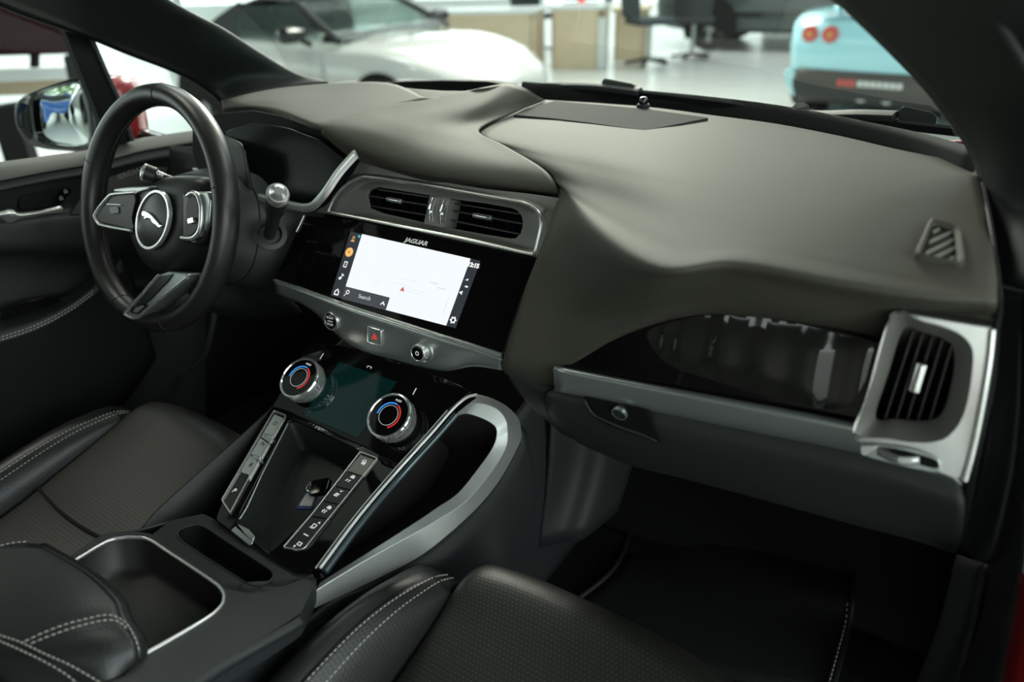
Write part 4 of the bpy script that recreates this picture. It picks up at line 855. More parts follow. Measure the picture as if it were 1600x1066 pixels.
# instrument screen in the housing
icl=thing('instrument_display','dark glossy instrument display behind the wheel','display',CLF.px(430,250))
plate('display_glass',[CLF.px(x,y,.010) for x,y in [(352,205),(395,190),(450,200),(500,218),(540,250),(520,277),(497,305),(475,318),(420,306),(362,293)]],CLF.n*-.004,mat('smoked_display',(.003,.006,.006),.18,spec=.25),icl,bevel=.001)
surf('housing_cheek',[[CLF.px(346,210,.012),CLF.px(372,222,.05),CLF.px(383,236,.05)],[CLF.px(345,260,.012),CLF.px(380,262,.05),CLF.px(390,268,.045)],[CLF.px(345,300,.012),CLF.px(385,298,.04),CLF.px(397,303,.03)]],PLAST,dash,4,4,solid=.003)
# ---- lower dash on the driver side
surf('knee_bolster',[[V(345,302,y=.05),V(372,309,y=.05),V(420,322,y=.05),V(472,335,y=.05)],[V(330,420,y=.02),V(372,415,y=.02),V(410,405,y=.02),V(455,375,y=.02)],[V(330,480,y=-.01),V(365,480,y=-.01),V(405,460,y=-.012),V(430,437,y=-.02)],[V(335,500,y=.03),V(370,500,y=.03),V(420,500,y=.03),V(470,490,y=.02)]],PLAST,dash,5,5,solid=.004)
surf('driver_facia',[[V(264,228,y=.10),V(300,231,y=.07),V(345,235,y=.03)],[V(266,270,y=.09),V(300,285,y=.06),V(345,300,y=.01)],[V(268,330,y=.07),V(300,370,y=.05),V(345,420,y=.0)],[V(266,430,y=.09),V(300,465,y=.06),V(345,500,y=.03)]],PLAST,dash,5,5,solid=.004)
KT=mat('knee_trim_highlight',(.075,.085,.085),.34)  # lightened grey: the trims' highlight is put into this colour
tube('knee_trim',curve([V(336,478,y=.0),V(335,495,y=.005),V(329,525,y=.02),V(322,552,y=.03),V(310,567,y=.03),V(290,578,y=.02),V(262,592,y=.0),V(222,612,y=-.03)],6),.0055,KT,dash)
tube('footwell_rib',curve([V(228,527,y=.05),V(218,560,y=.03),V(205,600,y=.0),V(199,612,y=-.01)],4),.0055,KT,dash)
# side vent and its lit cap at the driver end of the dashboard
plate('corner_cap',rounded([V(x,y,y=.06) for x,y in [(286,262),(300,248),(318,236),(332,240),(330,268),(300,266)]],.006,3),(0,.03,0),DASH,dash,bevel=.003)
tube('corner_vent_strip',[V(303,264,y=.05),V(322,268,y=.05)],.0032,CHROME,dash)
# ================================================================== driver door
DX=-.72
door=thing('front_door','driver door with black trim, silver pull handle and grey window sill','door',(DX,-.1,.1))
def D(x,y,dx=0): return V(x,y,x=DX+dx)
sill_u=[(-60,262),(0,253),(75,243),(150,232),(215,217),(265,209),(320,201)]
sill_m=[(-60,270),(0,261),(75,251),(150,240),(215,225),(265,216),(320,207)]
sill_l=[(-60,292),(0,281),(75,267),(150,254),(215,237),(265,228),(325,219)]
surf('window_sill',[[D(x,y,-.035) for x,y in sill_u],[D(x,y,-.015) for x,y in sill_m],[D(x,y,.003) for x,y in sill_l],[D(x,y+2,-.004) for x,y in sill_l]],mat('sill_grey',(.085,.085,.076),.55),door,6,4,solid=.003)
rows=[[D(x,y+1,-.002) for x,y in sill_l],
      [D(x,y,.010) for x,y in [(-60,305),(0,296),(75,281),(150,268),(215,252),(265,243),(325,233)]],
      [D(x,y,.004) for x,y in [(-60,312),(0,302),(75,289),(150,277),(215,262),(265,255),(325,245)]],
      [D(x,y,-.012) for x,y in [(-60,345),(0,338),(75,328),(150,318),(215,300),(265,290),(325,280)]],
      [D(x,y,.002) for x,y in [(-60,362),(0,354),(75,345),(150,337),(215,325),(265,320),(325,315)]],
      [D(x,y,.004) for x,y in [(-60,395),(0,390),(75,388),(150,388),(215,388),(265,385),(325,385)]],
      [D(x,y,-.035) for x,y in [(-60,410),(0,408),(75,412),(150,420),(215,430),(265,430),(325,430)]],
      [D(x,y,-.035) for x,y in [(-60,500),(0,492),(75,474),(150,452),(215,450),(265,450),(325,450)]]]
surf('door_card',rows,PLAST,door,5,4,solid=.004)
arm=[[D(x,y,-.03) for x,y in [(-60,505),(0,492),(60,476),(110,455),(150,425),(180,395)]],
     [D(x,y,.035) for x,y in [(-60,520),(0,510),(60,492),(110,468),(150,437),(185,402)]],
     [D(x,y,.055) for x,y in [(-60,545),(0,530),(60,509),(110,482),(152,450),(195,412)]],
     [D(x,y,.050) for x,y in [(-60,580),(0,565),(60,545),(115,515),(165,480),(210,440)]],
     [D(x,y,.010) for x,y in [(-60,770),(0,755),(70,735),(135,700),(200,625),(245,560)]]]
surf('door_armrest',arm,LEATH,door,6,5,solid=.004)
apath=lambda dy:curve([D(x,y+dy,.0565) for x,y in [(-30,534),(0,527),(60,506.5),(110,480),(148,452)]],8)
stitches('seam_thread',apath(0),(1,-.5,.6),THREAD,door,.0062,.004,.0009); stitches('seam_thread',apath(5),(1,-.5,.6),THREAD,door,.0062,.004,.0009)
plate('window_switch_pack',[D(x,y,.012) for x,y in [(0,485),(40,470),(80,462),(95,468),(60,482),(0,500)]],(-.01,0,-.02),GLOSS,door,bevel=.002)
hp=[[D(x,y,.028) for x,y in [(-40,332),(0,330),(12,327),(22,328),(30,332),(60,329),(96,324)]],
    [D(x,y,.036) for x,y in [(-40,337),(0,336),(12,335),(22,336),(34,337),(62,333),(98,325.5)]],
    [D(x,y,.026) for x,y in [(-40,344),(0,343),(12,349),(20,349.5),(34,344),(64,338),(97,328)]]]
surf('pull_handle',hp,SILV,door,5,4,solid=.006)
plate('handle_recess',rounded([D(x,y,.001) for x,y in [(30,305),(60,298),(92,290),(100,300),(95,322),(30,330)]],.01,3),(-.01,0,0),BLACK,door,bevel=.002)
plate('lock_switch',rounded([D(x,y,.008) for x,y in [(85,312),(104,291),(113,299),(95,319)]],.003,3),(-.01,0,0),GLOSS,door,bevel=.001)
LF=lambda x,y:Frame(D(x,y,.0085),(0,1,0),(0,0,1))
for x,y in ((95.5,310),(102.5,299)): flat('padlock_symbol',[[(-.0032,-.003),(.0032,-.003),(.0032,.001),(-.0032,.001)]]+hollow([(a*.0026,.0015+b*.0026) for a,b in circ(1,10)],[(a*.0015,.0015+b*.0015) for a,b in circ(1,10)]),LF(x,y),mat('dim_print',(.25,.25,.25),.5),door)
plate('speaker_grille',[D(x,y,.002) for x,y in [(110,336),(132,302),(180,272),(225,258),(262,262),(250,290),(200,312),(135,334)]],(-.008,0,0),mat('taupe_grille',(.085,.080,.070),.5,.3,bump=.6,bscale=900,dots=True),door,bevel=.001)
text('speaker_lettering','MERIDIAN',Frame(D(203,271,.0045),(.12,.985,.13),(0,-.15,.98)),.0135,mat('soft_grey_print',(.30,.29,.27),.5),door)
# glass frame and quarter-light bar
up_l=[(-80,-36),(0,4),(50,24),(100,41),(140,55),(200,80),(260,103),(300,122),(330,142),(346,157)]
tube('window_seal',curve([D(x,y,-.01) for x,y in up_l],4),.0070,RUBBER,door)
plate('quarter_light_bar',[D(x,y,-.02) for x,y in [(97,36),(136,52),(190,170),(205,222),(172,228),(160,195)]],(-.02,0,0),BLACK,door,bevel=.002)
tube('quarter_light_seal',[D(x,y,-.018) for x,y in [(140,54),(164,110),(190,166),(206,220)]],.0045,PLAST2,door)
CLEAR=glass('clear_car_glass',(.90,.97,.95),.35)
obj('side_glass',[D(x,y,-.03) for x,y in [(-90,266),(-90,-50),(0,4),(100,41),(165,228)]],[(0,1,2,3,4)],CLEAR,door,smooth=False)
obj('quarter_glass',[D(x,y,-.03) for x,y in [(140,54),(300,122),(346,160),(320,202),(206,222)]],[(0,1,2,3,4)],CLEAR,door,smooth=False)
# lower part of the door below the armrest
surf('lower_trim',[[D(-60,600,.0),D(40,570,.0),D(150,520,-.01),D(230,470,-.02),D(320,440,-.02)],[D(-60,660,.0),D(40,640,.0),D(150,610,-.01),D(230,590,-.02),D(320,560,-.02)],[D(-60,760,-.01),D(40,740,-.01),D(150,720,-.01),D(230,700,-.02),D(320,680,-.02)]],PLAST,door,4,4,solid=.003)
# ---- door mirror
MF=Frame(V(95,183,x=-1.0),(.965,.26,0),(0,.03,1))
mir=thing('door_mirror','driver door mirror in glossy black and red shell outside the side window','mirror',MF.o)
gl=[(52,165),(56,150),(66,142),(90,135),(118,130),(124,134),(130,150),(136,180),(138,212),(134,224),(118,229),(85,226),(68,220),(56,205)]
ho=[(25,172),(30,158),(45,147),(70,136),(98,127),(118,121),(140,121),(165,130),(182,180),(188,236),(160,240),(110,236),(70,232),(48,224),(38,213),(28,196)]
G0=resample(curve([MF.px(x,y,.0) for x,y in gl],4,True),64); H0=radial(curve([MF.px(x,y,-.004) for x,y in ho],4,True),G0); gcn=sum(G0,Vector())/64
loops('mirror_bezel',[[p-MF.n*.03 for p in H0],H0,[a.lerp(b,.75)+MF.n*.004 for a,b in zip(H0,G0)],G0,[p-MF.n*.012 for p in G0]],GLOSS,mir,bevel=.001)
loops('mirror_glass',[[p.lerp(gcn,k)+MF.n*(-.008+.0034*(1-(1-k)**2)) for p in G0] for k in (0,.12,.25,.4,.55,.7,.85,.97)],mat('mirror_silvering',(.85,.9,.88),.0,1),mir,cap1=True,angle=180)
CARRED=mat('car_paint_red',(.32,.008,.012),.25,.1,coat=1)
shell=[[p+(p-gcn)*k-MF.n*d for p in H0] for k,d in ((.0,.012),(.03,.04),(-.05,.09),(-.35,.13),(-.8,.145))]
loops('mirror_shell',shell,CARRED,mir,cap1=True,angle=180)
loops('mirror_arm',[[Vector((-.80,.20+.03*math.cos(a),.645+.014*math.sin(a))) for a in [k*.5236 for k in range(12)]],[Vector((-.93,.13+.03*math.cos(a),.675+.018*math.sin(a))) for a in [k*.5236 for k in range(12)]]],GLOSS,mir,cap0=True,cap1=True)
# ================================================================== body: pillars, windscreen, roof, sills
PIL=mat('pillar_trim_dark',(.008,.010,.010),.6,spec=.35,bump=.2,bscale=800)
def L3(x,y,X): return V(x,y,x=X)
pl=[[Vector((-.68,-.40,1.05)),V(-70,-34,x=-.69),V(0,-2,x=-.70),V(100,37,x=-.70),V(200,77,x=-.70),V(290,114,x=-.70),V(330,138,x=-.69),V(352,158,x=-.66)],
    [Vector((-.61,-.36,1.10)),V(20,-60,x=-.62),V(100,-20,x=-.63),V(190,22,x=-.64),V(270,62,x=-.65),V(345,98,x=-.65),V(385,122,x=-.64),V(400,146,x=-.60)],
    [Vector((-.53,-.28,1.14)),V(150,-60,x=-.57),V(250,0,x=-.60),V(300,27,x=-.61),V(345,50,x=-.62),V(400,85,x=-.615),V(455,117,x=-.60),V(505,132,x=-.57)],
    [Vector((-.55,-.27,1.15)),V(152,-62,x=-.59),V(252,-2,x=-.62),V(302,25,x=-.63),V(347,48,x=-.64),V(402,83,x=-.635),V(457,115,x=-.62),V(507,131,x=-.59)]]
pa=surf('pillar_left',pl,PIL,None,5,5,solid=.004); tag(pa,None,None,kind='structure')
lo=surf('trim_1',[[V(360,150,x=-.655),V(375,136,x=-.65),V(392,136,x=-.645),V(407,147,x=-.62)],[V(352,158,x=-.655),V(372,152,x=-.64),V(390,150,x=-.63),V(404,150,x=-.61)]],RUBBER,None,4,3,solid=.002); struct(lo)
pr=[[V(1560,443,y=.0),V(1600,454,y=-.03),V(1700,478,y=-.06)],
    [V(1549,350,d=.66),V(1600,350,d=.62),V(1720,360,d=.57)],
    [V(1531,250,d=.70),V(1585,250,d=.62),V(1720,260,d=.55)],
    [V(1480,170,d=.665),V(1560,165,d=.59),V(1720,180,d=.52)],
    [V(1428,107,d=.625),V(1530,105,d=.55),V(1690,110,d=.48)],
    [V(1320,0,d=.55),V(1450,0,d=.48),V(1650,0,d=.42)],
    [V(1130,-170,d=.43),V(1300,-170,d=.38),V(1560,-170,d=.34)],
    [Vector((.50,-.26,1.13)),Vector((.58,-.28,1.11)),Vector((.70,-.33,1.06))],
    [Vector((.53,-.60,1.19)),Vector((.60,-.62,1.17)),Vector((.71,-.66,1.10))]]
pb=surf('pillar_right',pr,PIL,None,5,5,solid=.006); struct(pb)
tube('door_opening_seal',curve([V(1535,-12,d=.44),V(1560,28,d=.46),V(1600,95,d=.48),(V(1660,190,d=.50))],4),.0032,PLAST2,pb)
# right-hand kick trim, sill and door seal
kt=surf('trim_2',[[V(1561,446,y=-.004),V(1582,451,y=-.014),V(1602,456,y=-.024)],[V(1560,560,y=-.02),V(1584,560,y=-.03),V(1602,560,y=-.04)],[V(1540,700,y=-.02),V(1572,700,y=-.035),V(1592,700,y=-.05)],[V(1512,840,y=-.01),V(1540,848,y=-.03),V(1558,852,y=-.05)],[V(1504,852,y=-.0),V(1530,872,y=-.02),V(1546,882,y=-.04)]],PLAST2,None,4,5,solid=.004); struct(kt)
tube('trim_ridge',curve([V(1566,470,y=-.012),V(1563,560,y=-.022),V(1545,700,y=-.026),V(1516,842,y=-.016)],5),.0022,PLAST2,kt)
si=surf('trim_3',[[V(1500,868,y=.02),V(1522,876,y=0),V(1546,884,y=-.03)],[V(1478,960,y=-.02),V(1508,965,y=-.05),V(1528,968,y=-.08)],[V(1435,1080,y=-.10),V(1470,1085,y=-.13),V(1500,1090,y=-.15)],[V(1360,1260,y=-.22),V(1430,1270,y=-.25),V(1462,1280,y=-.27)]],PLAST2,None,4,4,solid=.004); struct(si)
tube('sill_edge',curve([V(1518,975,y=-.06),V(1500,1030,y=-.10),V(1478,1090,y=-.14)],4),.0014,SILVD,si)
ds_=surf('door_aperture_trim',[[V(1604,455,y=-.03),V(1625,458,y=-.05),V(1650,462,y=-.07)],[V(1597,690,y=-.05),V(1625,695,y=-.07),V(1650,700,y=-.09)],[V(1548,886,y=-.03),V(1572,893,y=-.05),V(1604,900,y=-.08)],[V(1500,1085,y=-.15),V(1530,1090,y=-.17),V(1558,1095,y=-.20)],[V(1400,1330,y=-.32),V(1440,1335,y=-.34),V(1480,1340,y=-.37)]],RUBBER,None,4,5,solid=.004); ds_.name='trim_4'; struct(ds_)
os_=surf('trim_5',[[V(1606,780,y=-.09),V(1612,782,y=-.10)],[V(1597,905,y=-.09),V(1602,907,y=-.10)],[V(1556,1080,y=-.19),V(1567,1085,y=-.21)]],PLAST2,None,3,5,solid=.003); struct(os_)
bs=surf('body_sill',[[V(1603,900,y=-.14),V(1690,915,y=-.20)],[V(1592,975,y=-.19),V(1690,980,y=-.24)],[V(1570,1085,y=-.26),V(1690,1090,y=-.31)],[V(1530,1300,y=-.42),V(1690,1300,y=-.47)]],CARRED,None,4,4,solid=.004); tag(bs,'glossy red painted body sill at the passenger door opening','car body')
# windscreen and its black edge
base=[V(352,158,x=-.66)+Vector((.01,.02,0)),V(510,131,x=-.57),V(600,126,z=.78)+Vector((0,.03,0)),V(800,138,z=.755)+Vector((0,.04,0)),V(1000,155,z=.757)+Vector((0,.04,0)),V(1200,182,z=.765)+Vector((0,.04,0)),V(1400,222,z=.775)+Vector((0,.04,0)),V(1530,245,z=.785)]
headr=[Vector((x,y,z)) for x,y,z in ((-.56,-.20,1.12),(-.42,-.14,1.15),(-.28,-.10,1.165),(-.1,-.08,1.175),(.1,-.08,1.175),(.28,-.10,1.165),(.42,-.14,1.15),(.53,-.20,1.10))]
WS=glass('windscreen_glass',(.93,.99,.97),.30)
ws=surf('window_1',[base,[a.lerp(b,.5)+Vector((0,.03,.035)) for a,b in zip(base,headr)],headr],WS,None,5,6,solid=0); struct(ws)
bb=base[3:]; tp_=[.006,.007,.009,.006,.004]
fr=surf('trim_6',[[q+Vector((0,0,t)) for q,t in zip(bb,tp_)],[q+Vector((0,-.012,-.02)) for q in bb],[q+Vector((0,-.016,-.06)) for q in bb]],BLACK,None,6,3,solid=.003); struct(fr)
cw=surf('cowl',[[q+Vector((0,.005,t-.002)) for q,t in zip(bb,tp_)],[q+Vector((0,.06,-.006)) for q in bb],[q+Vector((0,.14,-.035)) for q in bb]],RUBBER,None,5,4,solid=.004); tag(cw,'black plastic scuttle panel at the foot of the windscreen','scuttle panel')
hd=surf('bonnet',[[Vector((-.70,.44,.60)),Vector((-.4,.60,.63)),Vector((0,.68,.66)),Vector((.38,.62,.66)),Vector((.63,.42,.752)),Vector((.82,.34,.74))],[Vector((-.72,.8,.52)),Vector((-.4,.95,.56)),Vector((0,1.0,.58)),Vector((.4,.95,.57)),Vector((.70,.8,.60)),Vector((.84,.7,.56))],[Vector((-.70,1.25,.50)),Vector((-.4,1.35,.52)),Vector((0,1.38,.52)),Vector((.4,1.35,.52)),Vector((.68,1.25,.52)),Vector((.80,1.15,.46))]],CARRED,None,5,5,solid=.004); tag(hd,'red bonnet edge showing beyond the windscreen beside the passenger pillar','bonnet')
# wipers
def wiper(label,pts,blade,block):
    t=thing('wiper',label,'wiper',pts[0],'windscreen wipers')
    sweep('wiper_arm',curve(pts,5),[(-.004,-.009),(.004,-.007),(.005,0),(.004,.007),(-.004,.009)],PLAST2,t,up=(0,-.4,.9),bevel=.001)
    if blade: sweep('wiper_blade',curve(blade,5),[(-.006,-.003),(.004,-.003),(.006,0),(.004,.003),(-.006,.003)],RUBBER,t,up=(0,-.4,.9))
    if block:
        c,l,u,hh=block; plate('blade_mount',rounded([c+l*a+u*b for a,b in ((-1,-.6),(1,-.7),(1.1,.2),(.8,.7),(-.9,.9),(-1.1,.2))],.004,3),(0,.018,-.004),hh,t,bevel=.003)
W=lambda x,y,dz=.0:V(x,y,y=.56-abs(x-850)*.00033-dz)
wiper('dark wiper with chunky mount resting at the middle of the windscreen foot',[W(850,134),W(900,133),W(950,136),W(1000,143)],[W(845,140),W(950,142),W(1100,158),W(1230,178)],(W(965,134),(W(990,138)-W(965,134)),Vector((0,0,.011)),PLAST2))
wiper('dark wiper arm and mount resting near the passenger side pillar',[W(1240,172),W(1270,180),W(1340,179),W(1400,181)],[W(1260,184),W(1340,186),W(1420,196),W(1500,205)],(W(1433,183),(W(1462,188)-W(1433,183)),Vector((0,0,.012)),PLAST2))
lathe('pivot_cap',[(.012,-.01),(.012,.008),(.008,.012)],Frame(W(1250,176),(1,0,0),(0,.8,.3)),RUBBER,bpy.data.objects['wiper.001'],20)
# roof shell overhead (keeps the ceiling light off the cabin)
rf=surf('roof_shell',[[p+Vector((0,0,.02)) for p in headr],[Vector((x*1.12,-1.0,1.24-abs(x)*.06)) for x in (-.56,-.42,-.28,-.1,.1,.28,.42,.56)],[Vector((x*1.12,-2.1,1.18-abs(x)*.06)) for x in (-.56,-.42,-.28,-.1,.1,.28,.42,.56)]],mat('roof_lining',(.05,.05,.05),.9),None,4,4,solid=.03); struct(rf); rf.name='roof_lining'
rb=box('rear_bulkhead',(0,-2.15,.48),(1.4,.08,.98),mat('roof_lining',(.05,.05,.05)),None,.02); struct(rb); rb.name='wall_rear'  # unseen rear, closed up high to darken the cabin
for k_,sx in enumerate((-1,1)):
    q=plate('quarter_panel',[Vector((sx*.70,-1.35,.6)),Vector((sx*.70,-2.15,.6)),Vector((sx*.62,-2.10,1.17)),Vector((sx*.64,-1.5,1.20))],(sx*.03,0,0),mat('roof_lining',(.05,.05,.05)),None,bevel=.005); q.name='wall_quarter_%s'%('left','right')[k_]; struct(q)  # unseen side panels added to keep rear light off the cabin
# ---- carpet, toe board, floor mat
fl=surf('floor',[[Vector((-.85,-2.1,0)),Vector((-.16,-2.1,0)),Vector((.16,-2.1,0)),Vector((.80,-2.1,0))],[Vector((-.85,.05,0)),Vector((-.16,.05,0)),Vector((.16,.05,0)),Vector((.80,.05,0))],[Vector((-.85,.28,.01)),Vector((-.16,.28,.01)),Vector((.16,.28,.01)),Vector((.80,.28,.01))],[Vector((-.85,.52,.22)),Vector((-.16,.52,.22)),Vector((.16,.52,.22)),Vector((.80,.52,.22))],[Vector((-.85,.56,.7)),Vector((-.16,.56,.7)),Vector((.16,.56,.7)),Vector((.80,.56,.7))]],CARPET,None,5,4,solid=.01); struct(fl)
mt=thing('floor_mat','black carpet floor mat with pale stitched edge in the passenger footwell','floor mat',(.45,.2,.02))
mrow=[[V(1003,738,y=.40),V(1100,765,y=.42),V(1220,805,y=.44),V(1322,848,y=.44)],[V(985,830,y=.28),V(1090,855,y=.28),V(1210,890,y=.28),V(1332,930,y=.28)],[V(960,890,z=.022),V(1080,930,z=.022),V(1200,965,z=.022),V(1325,985,z=.022)],[V(895,945,z=.022),V(1010,1010,z=.022),V(1150,1060,z=.022),V(1298,1085,z=.022)]]
surf('mat_pile',mrow,CARPET,mt,6,6,solid=.008)
edge=[mrow[j][0] for j in (3,2,1,0)]+mrow[0][1:3]+[mrow[j][3] for j in (0,1,2,3)]
tube('mat_binding',curve([p+Vector((0,-.004,.006)) for p in edge],5),.0045,RUBBER,mt)
stitches('binding_thread',curve([p+Vector((-.006,-.006,.010)) for p in [mrow[1][3].lerp(mrow[2][3],.3),mrow[2][3],mrow[3][3]]],6),(0,0,1),mat('mat_thread',(.14,.13,.10),.8),mt,.009,.006,.0016)
sidew=surf('wall_left',[[Vector((-.80,-2.1,0)),Vector((-.80,-.3,0)),Vector((-.80,.55,0))],[Vector((-.80,-2.1,.45)),Vector((-.80,-.3,.45)),Vector((-.80,.55,.45))],[Vector((-.80,-2.1,.66)),Vector((-.80,-.3,.66)),Vector((-.78,.45,.66))]],BLACK,None,4,4,solid=.02); struct(sidew)
sider=surf('wall_right',[[Vector((.80,.10,0)),Vector((.80,.55,0))],[Vector((.78,.10,.35)),Vector((.78,.55,.35))],[Vector((.745,.06,.66)),Vector((.745,.35,.74))]],BLACK,None,4,4,solid=.02); struct(sider)
# ================================================================== showroom
GZ=-.36
TILE=mat('showroom_floor_tile',(.58,.60,.58),.22,spec=.5,noise_amt=.05,scale=1.2)
gf=obj('ground',[Vector((-26,-14,GZ)),Vector((14,-14,GZ)),Vector((14,22,GZ)),Vector((-26,22,GZ))],[(0,1,2,3)],TILE,smooth=False); struct(gf)
WALLG=mat('wall_grey',(.22,.25,.24),.8); WALLW=mat('wall_white',(.80,.83,.82),.7); FRAMEM=mat('mullion_grey',(.45,.50,.50),.4)
wb=box('wall_back',(3.2,15.2,2.2),(14,.2,5.2),WALLG,None,0); struct(wb)
for k,(x,y) in enumerate(((-6.2,14),(-11,12.6),(-15.5,9.8),(-17.2,5.5),(-17.6,1.0),(-17.4,-4))):
    p=box('mullion',(x,y,2.2),(.16,.16,5.2),FRAMEM,None,.01); p.name='trim_%d'%(20+k); struct(p)
lo=[box('low_wall',(-13,11.4,-.05),(11,.2,.6),WALLW,None,0,rotz=.30)]; lo[0].name='baseboard_back'; struct(lo[0])
ce=box('ceiling_showroom',(-3,1,5.35),(30,30,.2),mat('ceiling_grey',(.30,.32,.31),.8),None,0); struct(ce)
def xf(pos,heading,k=1):
    h=Vector((heading[0],heading[1],0)).normalized(); l=Vector((-h.y,h.x,0)); p=Vector((pos[0],pos[1],GZ))
    return lambda s,t,z: p+h*s*k+l*t*k+Vector((0,0,z*k))
TYRE=mat('tyre_rubber',(.012,.012,.012),.7); CGL=glass('car_window_glass',(.90,.97,.955),.5); DGL=mat('dark_car_glass',(.012,.02,.02),.05,spec=.8); HL=mat('headlight_clear',(.65,.68,.68),.1,.4)
def wheel(T,s,t,r,wd,parent,side):
    c=T(s,t,r); ax=(T(s,t+side,r)-c).normalized(); u=(T(s+1,t,r)-c).normalized(); F=Frame(c,u,ax.cross(u)) 
    if F.n.dot(ax)<0: F=Frame(c,u,u.cross(ax)*-1)
    if F.n.dot(ax)<0: F.n=-F.n
    ty=lathe('wheel',[(r*.66,-wd),(r*.95,-wd),(r,-wd*.7),(r,.0),(r*.96,.03),(r*.68,.035),(r*.66,.0)],F,TYRE,parent,32)
    rim=[[F(r*.66*math.cos(a),r*.66*math.sin(a),.01) for a in [2*math.pi*i/40 for i in range(40)]],[F(r*(.60 if i%8<5 else .30)*math.cos(2*math.pi*i/40),r*(.60 if i%8<5 else .30)*math.sin(2*math.pi*i/40),.012 if i%8>4 else -.05) for i in range(40)],[F(r*.12*math.cos(2*math.pi*i/40),r*.12*math.sin(2*math.pi*i/40),.02) for i in range(40)]]
    loops('rim',rim,SILVD,ty,cap1=True,angle=20)
    return ty
def body(T,st,m,parent,name='body',caps=True):
    rows=[]
    for s,w,zb,zs,zt in st:
        h=[(w*.80,zb),(w*.96,zb+.06),(w*1.0,zb+(zs-zb)*.55),(w*.985,zs-.03),(w*.93,zs+.015),(w*.70,zs+(zt-zs)*.6),(w*.35,zt-.01),(0,zt)]
        rows.append([T(s,t,z) for t,z in h]+[T(s,-t,z) for t,z in h[-2::-1]])
    nr=len(rows); sm=[curve([r[i] for r in rows],4) for i in range(len(rows[0]))]
    vs=[sm[i][j] for j in range(len(sm[0])) for i in range(len(sm))]; n=len(sm); fs=[(j*n+i,j*n+i+1,(j+1)*n+i+1,(j+1)*n+i) for j in range(len(sm[0])-1) for i in range(n-1)]
    if caps: fs+=[tuple(range(n-1,-1,-1)),tuple(range((len(sm[0])-1)*n,len(sm[0])*n))]
    return obj(name,vs,fs,m,parent,angle=50)
def arch(T,s,t,r,side,parent):
    return obj('wheel_arch',[T(s,t,r)]+[T(s+(r+.035)*math.cos(a),t,r+(r+.035)*math.sin(a)) for a in [math.pi*i/24 for i in range(-4,29)]],[(0,i,i+1) for i in range(1,33)],BLACK,parent,smooth=False,solid=.02)
